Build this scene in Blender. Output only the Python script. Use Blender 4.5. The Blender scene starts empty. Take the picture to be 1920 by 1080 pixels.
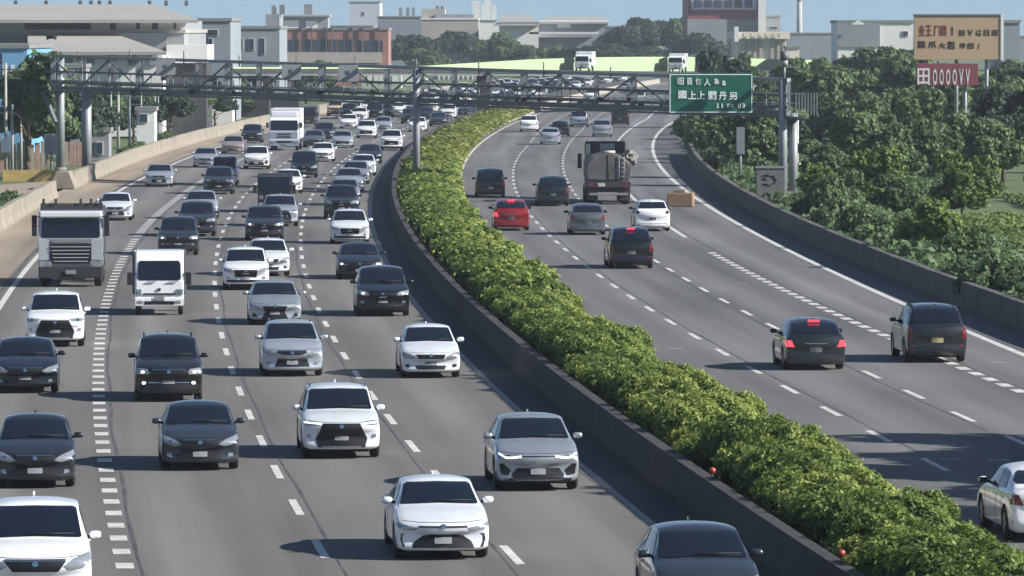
import bpy, bmesh, math, random
import numpy as np
from mathutils import Vector, Matrix
from mathutils.bvhtree import BVHTree
random.seed(7)
R = math.radians
scene = bpy.context.scene
COL = scene.collection

# ------------------------------------------------------------------ camera, sky, sun, exposure
FPX = 11100.0; CAMH = 10.0; PITCH = math.atan((540 - 54) / FPX)
cam_data = bpy.data.cameras.new('camera'); cam = bpy.data.objects.new('camera', cam_data); COL.objects.link(cam)
cam_data.sensor_width = 36; cam_data.lens = FPX / 1920 * 36
cam_data.clip_start = 5; cam_data.clip_end = 20000
cam.location = (0, 0, CAMH); cam.rotation_euler = (math.pi / 2 - PITCH, 0, 0)
scene.camera = cam

SUN_EL, SUN_AZ = R(29.5), R(104)       # clockwise from the view axis (+Y): the sun stands to the right, slightly behind the camera
world = bpy.data.worlds.new("World"); scene.world = world; world.use_nodes = True
wn = world.node_tree.nodes; wl = world.node_tree.links
bg = wn['Background']
sky = wn.new('ShaderNodeTexSky'); sky.sky_type = 'NISHITA'; sky.sun_disc = False
sky.sun_elevation = SUN_EL; sky.sun_rotation = SUN_AZ
sky.altitude = 0; sky.air_density = 1.0; sky.dust_density = 0.5; sky.ozone_density = 2.2
bg.inputs['Strength'].default_value = 0.064
wtc = wn.new('ShaderNodeTexCoord'); wmp = wn.new('ShaderNodeMapping'); wmp.inputs['Location'].default_value = (0, 0, .13)
wl.new(wtc.outputs['Generated'], wmp.inputs['Vector']); wl.new(wmp.outputs[0], sky.inputs['Vector'])   # the band above the horizon is taken a little higher: clear blue air
wl.new(sky.outputs['Color'], bg.inputs['Color'])
sl = bpy.data.lights.new('sun', 'SUN'); sl.energy = 4.8; sl.angle = R(0.6); sl.color = (1.0, 0.955, 0.87)
sun = bpy.data.objects.new('sun', sl); COL.objects.link(sun)
sdir = Vector((math.sin(SUN_AZ) * math.cos(SUN_EL), math.cos(SUN_AZ) * math.cos(SUN_EL), math.sin(SUN_EL)))
sun.rotation_euler = sdir.to_track_quat('Z', 'Y').to_euler()
sun.location = sdir * 500
scene.view_settings.view_transform = 'Standard'; scene.view_settings.look = 'None'
scene.view_settings.gamma = 1.0; scene.view_settings.use_curve_mapping = False
scene.view_settings.exposure = 0.95
scene.render.engine = 'CYCLES'

# ------------------------------------------------------------------ picture point -> world point on plane z
def P(px, py, z=0.0):
    u = (px - 960) / FPX; v = (540 - py) / FPX
    dy = math.cos(PITCH) + v * math.sin(PITCH); dz = -math.sin(PITCH) + v * math.cos(PITCH)
    t = (z - CAMH) / dz
    return u * t, dy * t
def at(px, py, D):                      # point at distance D
    u = (px - 960) / FPX; v = (540 - py) / FPX
    dy = math.cos(PITCH) + v * math.sin(PITCH); dz = -math.sin(PITCH) + v * math.cos(PITCH)
    t = D / dy
    return Vector((u * t, D, CAMH + dz * t))

# ------------------------------------------------------------------ object helpers
def new_obj(name, me, parent=None):
    o = bpy.data.objects.new(name, me); COL.objects.link(o)
    if parent is not None: o.parent = parent
    return o
def thing(name, label, cat, loc=(0, 0, 0), rz=0.0, group=None):
    o = new_obj(name, None); o.empty_display_size = .3
    o.location = loc; o.rotation_euler = (0, 0, rz)
    o['label'] = label; o['category'] = cat
    if group: o['group'] = group
    return o
def tag(o, label=None, cat=None, group=None, kind=None):
    if label: o['label'] = label
    if cat: o['category'] = cat
    if group: o['group'] = group
    if kind: o['kind'] = kind
    return o
def finish(bm, name, mats, parent=None, smooth=False, sharp=None):
    bmesh.ops.recalc_face_normals(bm, faces=bm.faces)
    me = bpy.data.meshes.new(name); bm.to_mesh(me); bm.free()
    for m in (mats if isinstance(mats, (list, tuple)) else [mats]): me.materials.append(m)
    if smooth:
        me.shade_smooth()
        if sharp: me.set_sharp_from_angle(angle=R(sharp))
    return new_obj(name, me, parent)
def copy_tree(o, parent=None):
    c = o.copy(); COL.objects.link(c); c.parent = parent
    for ch in o.children: copy_tree(ch, c)
    return c
def box(bm, x0, x1, y0, y1, z0, z1, mi=0, bev=0):
    vs = [bm.verts.new(v) for v in ((x0,y0,z0),(x1,y0,z0),(x1,y1,z0),(x0,y1,z0),(x0,y0,z1),(x1,y0,z1),(x1,y1,z1),(x0,y1,z1))]
    fs = [bm.faces.new([vs[i] for i in q]) for q in ((3,2,1,0),(4,5,6,7),(0,1,5,4),(1,2,6,5),(2,3,7,6),(3,0,4,7))]
    for f in fs: f.material_index = mi
    if bev:
        es = list({e for f in fs for e in f.edges})
        r = bmesh.ops.bevel(bm, geom=es, offset=bev, segments=2, affect='EDGES', profile=.6)
        for f in r['faces']: f.material_index = mi
    return vs
def prism(bm, pts, y0, y1, mi=0, axis='y'):
    """polygon pts (a,b) extruded along axis; axis y: (x,z); axis x: (y,z); axis z: (x,y)"""
    def mk(a, b, c):
        return (a, c, b) if axis == 'y' else ((c, a, b) if axis == 'x' else (a, b, c))
    A = [bm.verts.new(mk(a, b, y0)) for a, b in pts]; B = [bm.verts.new(mk(a, b, y1)) for a, b in pts]
    n = len(pts); fs = [bm.faces.new(A), bm.faces.new(B[::-1])]
    for i in range(n): fs.append(bm.faces.new((A[i], A[(i+1) % n], B[(i+1) % n], B[i])))
    for f in fs: f.material_index = mi
    return fs
def bar(bm, a, b, r, r2=None, seg=8, mi=0, square=False):
    a = Vector(a); b = Vector(b); d = b - a
    if d.length < 1e-6: return
    q = d.to_track_quat('Z', 'Y'); r2 = r if r2 is None else r2
    seg = 4 if square else seg
    A = []; B = []
    for i in range(seg):
        t = 2 * math.pi * (i + .5) / seg; k = 1.414 if square else 1
        o = q @ Vector((math.cos(t), math.sin(t), 0))
        A.append(bm.verts.new(a + o * r * k)); B.append(bm.verts.new(b + o * r2 * k))
    fs = [bm.faces.new(A[::-1]), bm.faces.new(B)]
    for i in range(seg): fs.append(bm.faces.new((A[i], A[(i+1) % seg], B[(i+1) % seg], B[i])))
    for f in fs: f.material_index = mi; f.smooth = not square
def lin(c):
    if isinstance(c, str): c = [int(c[i:i+2], 16) / 255 for i in (0, 2, 4)]
    return tuple(x / 12.92 if x <= .04045 else ((x + .055) / 1.055) ** 2.4 for x in c) + (1.0,)

# ------------------------------------------------------------------ materials
MATS = {}
def mat(name, col, rough=.7, metal=0.0, coat=0.0, spec=.5, noise=None, bump=None, emit=None, croug=.06):
    """noise=(scale, amount[, colour2]) mottles the base colour; bump=(scale, strength)"""
    if name in MATS: return MATS[name]
    m = bpy.data.materials.new(name); m.use_nodes = True; MATS[name] = m
    nt = m.node_tree; N = nt.nodes; Lk = nt.links; b = N['Principled BSDF']
    c = col if len(col) == 4 else tuple(col) + (1.0,)
    b.inputs['Base Color'].default_value = c
    b.inputs['Roughness'].default_value = rough; b.inputs['Metallic'].default_value = metal
    b.inputs['Coat Weight'].default_value = coat; b.inputs['Coat Roughness'].default_value = croug
    b.inputs['Specular IOR Level'].default_value = spec
    tc = None
    if noise or bump:
        tc = N.new('ShaderNodeTexCoord')
    if noise:
        nz = N.new('ShaderNodeTexNoise'); nz.inputs['Scale'].default_value = noise[0]; nz.inputs['Detail'].default_value = 5
        nz.inputs['Roughness'].default_value = .62
        Lk.new(tc.outputs['Object'], nz.inputs['Vector'])
        mr = N.new('ShaderNodeMapRange'); mr.inputs[1].default_value = .32; mr.inputs[2].default_value = .68
        Lk.new(nz.outputs['Fac'], mr.inputs[0])
        mx = N.new('ShaderNodeMix'); mx.data_type = 'RGBA'
        c2 = noise[2] if len(noise) > 2 else tuple(x * (1 - noise[1]) for x in c[:3]) + (1.0,)
        mx.inputs[6].default_value = c; mx.inputs[7].default_value = c2 if len(c2) == 4 else tuple(c2) + (1.0,)
        Lk.new(mr.outputs[0], mx.inputs[0]); Lk.new(mx.outputs[2], b.inputs['Base Color'])
    if bump:
        n2 = N.new('ShaderNodeTexNoise'); n2.inputs['Scale'].default_value = bump[0]; n2.inputs['Detail'].default_value = 4
        Lk.new(tc.outputs['Object'], n2.inputs['Vector'])
        bp = N.new('ShaderNodeBump'); bp.inputs['Strength'].default_value = bump[1]; bp.inputs['Distance'].default_value = .05
        Lk.new(n2.outputs['Fac'], bp.inputs['Height']); Lk.new(bp.outputs['Normal'], b.inputs['Normal'])
    if emit:
        b.inputs['Emission Color'].default_value = tuple(emit[0]) + (1.0,); b.inputs['Emission Strength'].default_value = emit[1]
    return m
def paint(key, col, metal=.25, rough=.38):
    return mat('paint_' + key, lin(col), rough, metal, 1.0, .5, noise=(2.3, .10))
GLASS = mat('window_glass', (.006, .010, .018), .07, 0, 0, .62)
TRIM = mat('black_trim', (.012, .013, .015), .55, noise=(9, .3))
GRILLE = mat('grille_black', (.006, .0065, .008), .42)
TYRE = mat('tyre_rubber', (.014, .014, .015), .85)
RIM = mat('alloy_rim', (.28, .29, .31), .35, .8)
CHROME = mat('chrome', (.62, .64, .66), .18, 1.0)
LAMP = mat('lamp_lens', (.30, .33, .36), .15, .4, 1.0)
LAMPON = mat('lit_lamp', (.9, .9, .85), .2, emit=((1, .96, .86), 1.6))
DRL = mat('daytime_running_light', (.9, .9, .9), .2, emit=((.95, .98, 1), 1.0))
TAIL = mat('tail_lens', (.16, .008, .010), .15, .0, 1.0)
TAILON = mat('lit_tail_lens', (.6, .02, .03), .2, emit=((1.0, .04, .06), 1.5))
PLATE = mat('number_plate', (.19, .205, .22), .6)
PLATEY = mat('yellow_number_plate', (.50, .46, .22), .5)
SEAM = mat('panel_gap', (.008, .008, .01), .8)

# ------------------------------------------------------------------ cars
SHAPES = {   # lengths from the nose in metres, heights as fractions of H
 'sedan': dict(L=4.60, W=1.78, H=1.44, cowl=1.20, wt=2.02, rt=3.18, rb=4.00, hood=(.495, .60, .665), belt=.645, deck=.72, roofw=.70, clr=.17),
 'hatch': dict(L=4.20, W=1.77, H=1.48, cowl=1.10, wt=1.92, rt=3.42, rb=4.02, hood=(.50, .60, .66), belt=.635, deck=.66, roofw=.71, clr=.17),
 'suv':   dict(L=4.50, W=1.84, H=1.64, cowl=1.22, wt=1.98, rt=3.80, rb=4.28, hood=(.525, .61, .66), belt=.625, deck=.64, roofw=.74, clr=.21),
 'coupe': dict(L=4.40, W=1.80, H=1.56, cowl=1.15, wt=1.98, rt=3.20, rb=4.10, hood=(.52, .62, .675), belt=.65, deck=.68, roofw=.70, clr=.19),
 'van':   dict(L=4.80, W=1.86, H=1.90, cowl=.98, wt=1.75, rt=4.35, rb=4.66, hood=(.45, .52, .575), belt=.56, deck=.56, roofw=.80, clr=.19),
 'kei':   dict(L=3.90, W=1.66, H=1.86, cowl=.45, wt=.98, rt=3.62, rb=3.80, hood=(.42, .47, .52), belt=.52, deck=.52, roofw=.80, clr=.19),
 'pickup': dict(L=5.20, W=1.86, H=1.78, cowl=1.35, wt=2.10, rt=3.05, rb=3.45, hood=(.56, .62, .66), belt=.63, deck=.60, roofw=.70, clr=.28),
}
# outlines on the front: x in half widths, z in fractions of hood-edge height; True = mirrored pair
FACES = {
 'wing': [('headlight', 'LAMP', [(.52,.86),(.80,.93),(.965,1.0),(.975,.92),(.88,.82),(.60,.80)], True), ('grille', 'GRILLE', [(-.50,.915),(.50,.915),(.52,.87),(-.52,.87)], False),
   ('bumper_intake', 'GRILLE', [(-.66,.34),(.66,.34),(.60,.50),(.42,.66),(.28,.70),(-.28,.70),(-.42,.66),(-.60,.50)], False), ('side_vent', 'GRILLE', [(.80,.36),(.85,.36),(.90,.55),(.88,.70),(.80,.72),(.86,.66),(.86,.52)], True)],
 'hex': [('headlight', 'LAMP', [(.50,1.0),(.93,1.03),(.975,.97),(.90,.91),(.56,.93)], True), ('grille', 'GRILLE', [(-.60,.32),(.60,.32),(.66,.56),(.47,.97),(-.47,.97),(-.66,.56)], False),
   ('grille_bar', 'TRIM2', [(-.57,.715),(.57,.715),(.57,.735),(-.57,.735)], False), ('fog_light', 'LAMP', [(.76,.56),(.88,.60),(.88,.68),(.80,.68)], True), ('skid_plate', 'CHROME2', [(-.5,.33),(.5,.33),(.5,.355),(-.5,.355)], False)],
 'hook': [('headlight', 'LAMP', [(.38,.93),(.60,.96),(.76,.92),(.93,1.06),(.985,1.0),(.86,.86),(.62,.87),(.42,.90)], True), ('grille', 'GRILLE', [(-.40,.945),(.40,.945),(.40,.925),(-.40,.925)], False),
   ('bumper_intake', 'GRILLE', [(-.60,.36),(.60,.36),(.62,.46),(.50,.62),(-.50,.62),(-.62,.46)], False), ('side_vent', 'GRILLE', [(.70,.42),(.88,.46),(.92,.74),(.82,.74),(.64,.56)], True), ('lower_trim', 'TRIM', [(-.8,.27),(.8,.27),(.8,.35),(-.8,.35)], False)],
 'plain': [('headlight', 'LAMP', [(.52,.86),(.72,.98),(.93,1.03),(.975,.92),(.86,.80),(.60,.78)], True), ('grille', 'GRILLE', [(-.42,.78),(.42,.78),(.50,.94),(-.50,.94)], False),
   ('bumper_intake', 'GRILLE', [(-.46,.36),(.46,.36),(.52,.50),(-.52,.50)], False), ('fog_light', 'GRILLE', [(.72,.42),(.86,.46),(.86,.56),(.74,.56)], True)],
 'smile': [('headlight', 'LAMP', [(.46,.83),(.62,.96),(.94,1.10),(.975,1.0),(.84,.84),(.64,.78)], True), ('grille', 'GRILLE', [(-.50,.90),(-.30,.82),(.30,.82),(.50,.90),(.46,.94),(-.46,.94)], False), ('grille_bar', 'CHROME', [(-.46,.945),(.46,.945),(.46,.97),(-.46,.97)], False),
   ('bumper_intake', 'GRILLE', [(-.56,.38),(.56,.38),(.48,.66),(-.48,.66)], False), ('fog_light', 'LAMP', [(.70,.42),(.84,.46),(.84,.56),(.72,.56)], True)],
 'vgrille': [('headlight', 'LAMP', [(.50,.86),(.66,.98),(.95,1.08),(.975,.96),(.84,.82),(.60,.79)], True), ('grille', 'GRILLE', [(-.40,.76),(.40,.76),(.54,.94),(-.54,.94)], False), ('grille_bar', 'CHROME', [(-.54,.95),(.54,.95),(.52,.975),(-.52,.975)], False),
   ('bumper_intake', 'GRILLE', [(-.52,.38),(.52,.38),(.56,.52),(-.56,.52)], False), ('fog_light', 'LAMP', [(.68,.44),(.80,.45),(.80,.53),(.70,.53)], True)],
 'spindle': [('headlight', 'LAMP', [(.52,.84),(.66,.90),(.95,1.05),(.97,.98),(.80,.84),(.60,.79)], True), ('grille', 'GRILLE', [(-.50,.30),(.50,.30),(.36,.62),(.46,.90),(-.46,.90),(-.36,.62)], False),
   ('side_vent', 'GRILLE', [(.62,.36),(.86,.42),(.80,.62)], True)],
 'boxy': [('headlight', 'LAMPB', [(.56,.86),(.62,.97),(.93,1.0),(.97,.86),(.88,.82),(.60,.82)], True), ('grille', 'GRILLE', [(-.50,.76),(.50,.76),(.52,.93),(-.52,.93)], False), ('grille_bar', 'CHROME', [(-.51,.94),(.51,.94),(.50,.965),(-.50,.965)], False),
   ('bumper_intake', 'GRILLE', [(-.86,.30),(.86,.30),(.86,.50),(-.86,.50)], False), ('fog_light', 'LAMP', [(.66,.52),(.80,.52),(.80,.61),(.66,.61)], True), ('bumper_bar', 'CHROME', [(-.60,.56),(.60,.56),(.60,.585),(-.60,.585)], False)],
 'bold': [('headlight', 'LAMP', [(.50,.88),(.62,.98),(.96,1.03),(.975,.92),(.80,.84),(.56,.82)], True), ('grille', 'GRILLE', [(-.46,.60),(.46,.60),(.50,.94),(-.50,.94)], False), ('emblem_bar', 'CHROME', [(-.14,.76),(.14,.76),(.14,.80),(-.14,.80)], False),
   ('bumper_intake', 'GRILLE', [(-.80,.28),(.80,.28),(.84,.48),(-.84,.48)], False), ('fog_light', 'LAMP', [(.70,.52),(.84,.54),(.84,.62),(.72,.62)], True)],
}
REARS = {
 'lift': [('tail_light', 'TAIL', [(.70,.70),(.96,.72),(.97,.90),(.80,.90)], True), ('rear_bumper_trim', 'TRIM', [(-.92,.26),(.92,.26),(.92,.42),(-.92,.42)], False), ('tailgate_bar', 'CHROME2', [(-.36,.80),(.36,.80),(.36,.82),(-.36,.82)], False)],
 'tall': [('tail_light', 'TAIL', [(.80,.66),(.97,.66),(.965,.98),(.84,.98)], True), ('rear_bumper_trim', 'TRIM', [(-.94,.24),(.94,.24),(.94,.40),(-.94,.40)], False), ('reflector', 'TAIL', [(.74,.44),(.90,.44),(.90,.48),(.74,.48)], True)],
 'slim': [('tail_light', 'TAIL', [(.66,.84),(.93,.98),(.975,.84),(.86,.76)], True), ('rear_bumper_trim', 'TRIM', [(-.80,.24),(.80,.24),(.70,.44),(-.70,.44)], False)],
 'dark': [('tail_light', 'GRILLE', [(.68,.90),(.92,1.10),(.975,.92),(.86,.84)], True), ('rear_bumper_trim', 'TRIM', [(-.86,.24),(.86,.24),(.80,.38),(-.80,.38)], False)],
}
MK = dict(LAMP=LAMP, GRILLE=GRILLE, TRIM=TRIM, CHROME=CHROME, TAIL=TAIL, LAMPB=LAMP,
          TRIM2=mat('grille_slat', (.05, .052, .055), .5), CHROME2=mat('satin_trim', (.30, .31, .32), .4, .6), PLATE=PLATE, SEAM=SEAM)

def grid_poly(poly, n=7):
    """2D polygon -> bmesh (x,0,z) cut by a grid so it can be draped"""
    bm = bmesh.new()
    f = bm.faces.new([bm.verts.new((a, 0, b)) for a, b in poly])
    xs = [a for a, b in poly]; zs = [b for a, b in poly]
    w = max(xs) - min(xs); h = max(zs) - min(zs); st = max(w, h) / n
    for ax, lo, hi in ((0, min(xs), max(xs)), (2, min(zs), max(zs))):
        k = int((hi - lo) / st)
        for i in range(1, k + 1):
            c = lo + (hi - lo) * i / (k + 1); co = [0, 0, 0]; no = [0, 0, 0]; co[ax] = c; no[ax] = 1
            bmesh.ops.bisect_plane(bm, geom=bm.verts[:] + bm.edges[:] + bm.faces[:], plane_co=co, plane_no=no, dist=1e-5)
    return bm
def drape(bvh, poly, side, name, m, parent, off=.006, n=7, reach=6.0, tilt=0.0):
    """side: 'front' (-y), 'rear' (+y), 'left' (-x), 'right' (+x), 'top'; polygon is draped on the body"""
    bm = grid_poly(poly, n)
    D = {'front': Vector((0, 1, 0)), 'rear': Vector((0, -1, 0)), 'left': Vector((1, 0, 0)), 'right': Vector((-1, 0, 0)), 'top': Vector((0, 0, -1))}[side]
    for v in bm.verts:
        a, b = v.co.x, v.co.z
        if side in ('front', 'rear'): o = Vector((a, 0, b)) - D * reach
        elif side == 'top': o = Vector((a, b, 0)) - D * reach
        else: o = Vector((0, a, b)) - D * reach
        h, nrm, i, d = bvh.ray_cast(o, D)
        if h is None or d > reach + .0:
            q = o + D * (reach - .9 if side in ('left', 'right') else reach - 2.1)
            h, nrm, i, d = bvh.find_nearest(q)
        if nrm.dot(D) > 0: nrm = -nrm
        v.co = h + nrm * off
    bd = [e for e in bm.edges if e.is_boundary]
    r = bmesh.ops.extrude_edge_only(bm, edges=bd)
    for v in [g for g in r['geom'] if isinstance(g, bmesh.types.BMVert)]: v.co += D * (off + .012)
    return finish(bm, name, m, parent, smooth=True, sharp=40)
def ell(bm, c, s, seg=10, mi=0):
    r = bmesh.ops.create_icosphere(bm, subdivisions=2, radius=1)
    for v in r['verts']:
        # boxy ellipsoid
        p = v.co; p = Vector([math.copysign(abs(k) ** .7, k) for k in p])
        v.co = Vector((c[0] + p.x * s[0], c[1] + p.y * s[1], c[2] + p.z * s[2]))
    for f in bm.faces: f.smooth = True
WHEELS = {}
def wheel_meshes(r, wd):
    k = (round(r, 3), round(wd, 3))
    if k in WHEELS: return WHEELS[k]
    prof = [(r*.62, -wd*.40), (r*.66, -wd*.5), (r*.90, -wd*.5), (r*.985, -wd*.36), (r, -wd*.15), (r, wd*.15), (r*.985, wd*.36), (r*.90, wd*.5), (r*.66, wd*.5), (r*.62, wd*.40)]
    bm = bmesh.new(); n = 28; rings = []
    for i in range(n):
        t = 2 * math.pi * i / n
        rings.append([bm.verts.new((x, q * math.cos(t), q * math.sin(t))) for q, x in prof])
    for i in range(n):
        a, b = rings[i], rings[(i+1) % n]
        for j in range(len(prof) - 1): bm.faces.new((a[j], a[j+1], b[j+1], b[j]))
    o = finish(bm, 'wheel', TYRE, None, True, 50); t_me = o.data; bpy.data.objects.remove(o)
    bm = bmesh.new()
    ri = r * .64
    c0 = [bm.verts.new((-wd*.28, ri*math.cos(2*math.pi*i/24), ri*math.sin(2*math.pi*i/24))) for i in range(24)]
    f = bm.faces.new(c0); f.material_index = 1
    c1 = [bm.verts.new((wd*.28, ri*math.cos(2*math.pi*i/24), ri*math.sin(2*math.pi*i/24))) for i in range(24)]
    f = bm.faces.new(c1); f.material_index = 1
    for s in (-1, 1):
        for kx in range(5):
            t = 2 * math.pi * kx / 5
            u = Vector((0, math.cos(t), math.sin(t))); v = Vector((0, -math.sin(t), math.cos(t)))
            pts = [u*ri*.12 + v*ri*.16, u*ri*1.0 + v*ri*.20, u*ri*1.0 - v*ri*.20, u*ri*.12 - v*ri*.16]
            A = [bm.verts.new(p + Vector((s*wd*.47, 0, 0))) for p in pts]; B = [bm.verts.new(p + Vector((s*wd*.30, 0, 0))) for p in pts]
            bm.faces.new(A)
            for i in range(4): bm.faces.new((A[i], A[(i+1) % 4], B[(i+1) % 4], B[i]))
        bar(bm, (s*wd*.30, 0, 0), (s*wd*.49, 0, 0), ri*.22, seg=12)
        for i in range(24):     # rim lip
            t0 = 2*math.pi*i/24; t1 = 2*math.pi*(i+1)/24
            q = [bm.verts.new((s*wd*.46, rr*math.cos(t), rr*math.sin(t))) for rr, t in ((ri*1.02, t0), (ri*1.02, t1), (ri*.90, t1), (ri*.90, t0))]
            bm.faces.new(q)
    o = finish(bm, 'rim', [RIM, GRILLE], None); r_me = o.data; bpy.data.objects.remove(o)
    WHEELS[k] = (t_me, r_me); return WHEELS[k]
def add_wheels(root, ys, xo, r, wd, dual=()):
    t, q = wheel_meshes(r, wd)
    for y in ys:
        for s in (-1, 1):
            w = new_obj('wheel', t, root); w.location = (s * xo, y, r)
            k = new_obj('rim', q, w)
DARKCAV = mat('wheel_arch_lining', (.006, .006, .006), .9)

def body_mesh(p, mats, axle):
    L, W, H = p['L'], p['W'], p['H']; w = W / 2
    zb = p['clr']; zh0, zh1, zc = [k * H for k in p['hood']]; zbelt = p['belt'] * H; zd = p['deck'] * H; rw = p['roofw']
    cowl, wt, rt, rb = p['cowl'], p['wt'], p['rt'], p['rb']
    st = []
    def hoodst(y, ze, zt, sc, sweep, lo=None, k=1.0):
        zlo = zb if lo is None else lo
        zm = (zlo + ze) * .5
        return [(0, y, zlo), (.82*w*sc, y, zlo), (.97*w*sc, y, zlo + .10*(ze-zlo)), (w*sc, y, zm), (.995*w*sc, y, ze - .16*(ze-zlo)),
                (.955*w*sc, y, ze - .02), (.82*w*sc, y, ze + (zt-ze)*.45), (.48*w*sc, y, ze + (zt-ze)*.75), (0, y, zt)], sweep
    def cabst(y, z5, x6, z6, x7, z7, z8, wf=1.0):
        zlo = zb
        return [(0, y, zlo), (.84*w, y, zlo), (.975*w*wf, y, zlo + .07), (w*wf, y, zlo + (z5-zlo)*.52), (.988*w*wf, y, z5 - .10), (.955*w*wf, y, z5), (x6*w, y, z6), (x7*w, y, z7), (0, y, z8)], 0
    nz = zh0
    st.append(hoodst(0.0, zb + (nz-zb)*.66, zb + (nz-zb)*.66, .965, .24, lo=zb + (nz-zb)*.22))
    st.append(hoodst(.035, zb + (nz-zb)*.93, nz, .98, .24, lo=zb + .02))
    st.append(hoodst(.20, zh0 + .01, zh0 + .05, .995, .18))
    st.append(hoodst(cowl*.55, zh1, zh1 + .035, 1.0, .06))
    # the cowl
    st.append(cabst(cowl, zc - .045, .86, zc - .01, .5, zc + .02, zc + .035))
    st.append(cabst(wt, zbelt, rw + .035, H - .085, rw*.66, H - .02, H - .005))
    st.append(cabst((wt+rt)/2, zbelt + .005, rw + .055, H - .075, rw*.66, H - .008, H + .006))
    st.append(cabst(rt, zbelt + .02, rw + .01, H - .10, rw*.62, H - .035, H - .02))
    if rb < L - .40:        # notchback or sloping tail
        st.append(cabst(rb, zbelt + .03, .82, zd - .01, .5, zd + .02, zd + .03, .985))
        st.append(hoodst(L - .22, zd - .03, zd + .015, .965, -.16))
        st.append(hoodst(L - .03, zd - .07, zd - .03, .93, -.20, lo=zb + .06))
        st.append(hoodst(L, zb + (zd-zb)*.62, zb + (zd-zb)*.62, .90, -.20, lo=zb + (zd-zb)*.30))
    else:
        st.append(cabst(rb, zbelt + .03, .80, zd + .03, .5, zd + .05, zd + .06, .975))
        st.append(hoodst(L - .06, zd - .05, zd + .0, .96, -.16, lo=zb + .03))
        st.append(hoodst(L, zb + (zd-zb)*.62, zb + (zd-zb)*.62, .92, -.18, lo=zb + (zd-zb)*.24))
    if p.get('bed'):        # open pickup bed: drop top behind the cab
        pass
    bm = bmesh.new(); rows = []
    for ring, sw in st:
        half = []
        for (x, y, z) in ring:
            half.append((x, y + sw * (x / w) ** 2 - L / 2, z))
        rv = [bm.verts.new(v) for v in half]
        lv = [bm.verts.new((-x, y, z)) for (x, y, z) in half[1:-1]]
        rows.append(rv + lv[::-1])
    cl = bm.edges.layers.float.new('crease_edge')
    n = len(rows[0])
    for a, b in zip(rows, rows[1:]):
        for i in range(n):
            bm.faces.new((a[i], a[(i+1) % n], b[(i+1) % n], b[i]))
    bm.faces.new(rows[0][::-1]); bm.faces.new(rows[-1])
    def crease(v1, v2, c):
        e = bm.edges.get((v1, v2))
        if e: e[cl] = c
    iR = {k: k for k in range(9)}; iL = {k: n - k for k in range(1, 8)}
    ci, wi, ri_, bi = 4, 5, 7, 8
    for idx in (6, n - 6):
        for j in range(ci, bi): crease(rows[j][idx], rows[j+1][idx], .55)
        for j in range(1, ci): crease(rows[j][idx], rows[j+1][idx], .25)
    for idx in (5, n - 5):
        for j in range(2, len(rows) - 2): crease(rows[j][idx], rows[j+1][idx], .45)
    for idx in (2, n - 2, 1, n - 1):
        for j in range(1, len(rows) - 2): crease(rows[j][idx], rows[j+1][idx], .5)
    top = list(range(5, n - 4))
    for j, c in ((ci, .75), (wi, .35), (bi, .6), (2, .15)):
        for q in top[:-1]: crease(rows[j][q], rows[j][q+1], c)
    bmesh.ops.recalc_face_normals(bm, faces=bm.faces)
    me = bpy.data.meshes.new('body'); bm.to_mesh(me); bm.free()
    o = new_obj('body', me)
    s = o.modifiers.new('s', 'SUBSURF'); s.levels = 2; s.render_levels = 2
    dg = bpy.context.evaluated_depsgraph_get(); dg.update(); ev = o.evaluated_get(dg); em = ev.to_mesh()
    vx = max(v.co.x for v in em.vertices); vz = max(v.co.z for v in em.vertices); ev.to_mesh_clear()
    kx = w / vx; kz = (H - zb) / (vz - zb)
    for v in me.vertices: v.co.x *= kx; v.co.z = zb + (v.co.z - zb) * (kz if v.co.z > zc else 1 + (kz - 1) * max(0, (v.co.z - zb) / (zc - zb)))
    # wheel arches
    r = p['wr'] + .055
    cb = bmesh.new()
    for ya in axle:
        for sx in (-1, 1):
            x0 = sx * w * .66; x1 = sx * (w + .2)
            bar(cb, (x0, ya, p['wr'] + .01), (x1, ya, p['wr'] + .01), r, seg=28)
    bmesh.ops.recalc_face_normals(cb, faces=cb.faces)
    cm = bpy.data.meshes.new('cut'); cb.to_mesh(cm); cb.free(); cm.materials.append(mats[0]); cm.materials.append(mats[1])
    for pl in cm.polygons: pl.material_index = 1
    co = new_obj('cut', cm)
    me.materials.append(mats[0]); me.materials.append(mats[1])
    b = o.modifiers.new('b', 'BOOLEAN'); b.operation = 'DIFFERENCE'; b.object = co; b.solver = 'EXACT'; b.material_mode = 'INDEX'
    dg = bpy.context.evaluated_depsgraph_get(); dg.update()
    ev = o.evaluated_get(dg); res = bpy.data.meshes.new_from_object(ev); res.name = 'body'
    bpy.data.objects.remove(o); bpy.data.objects.remove(co); bpy.data.meshes.remove(cm)
    if len(res.materials) < 2:
        res.materials.clear(); [res.materials.append(x) for x in mats]
    res.shade_smooth(); res.set_sharp_from_angle(angle=R(38))
    return res

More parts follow.
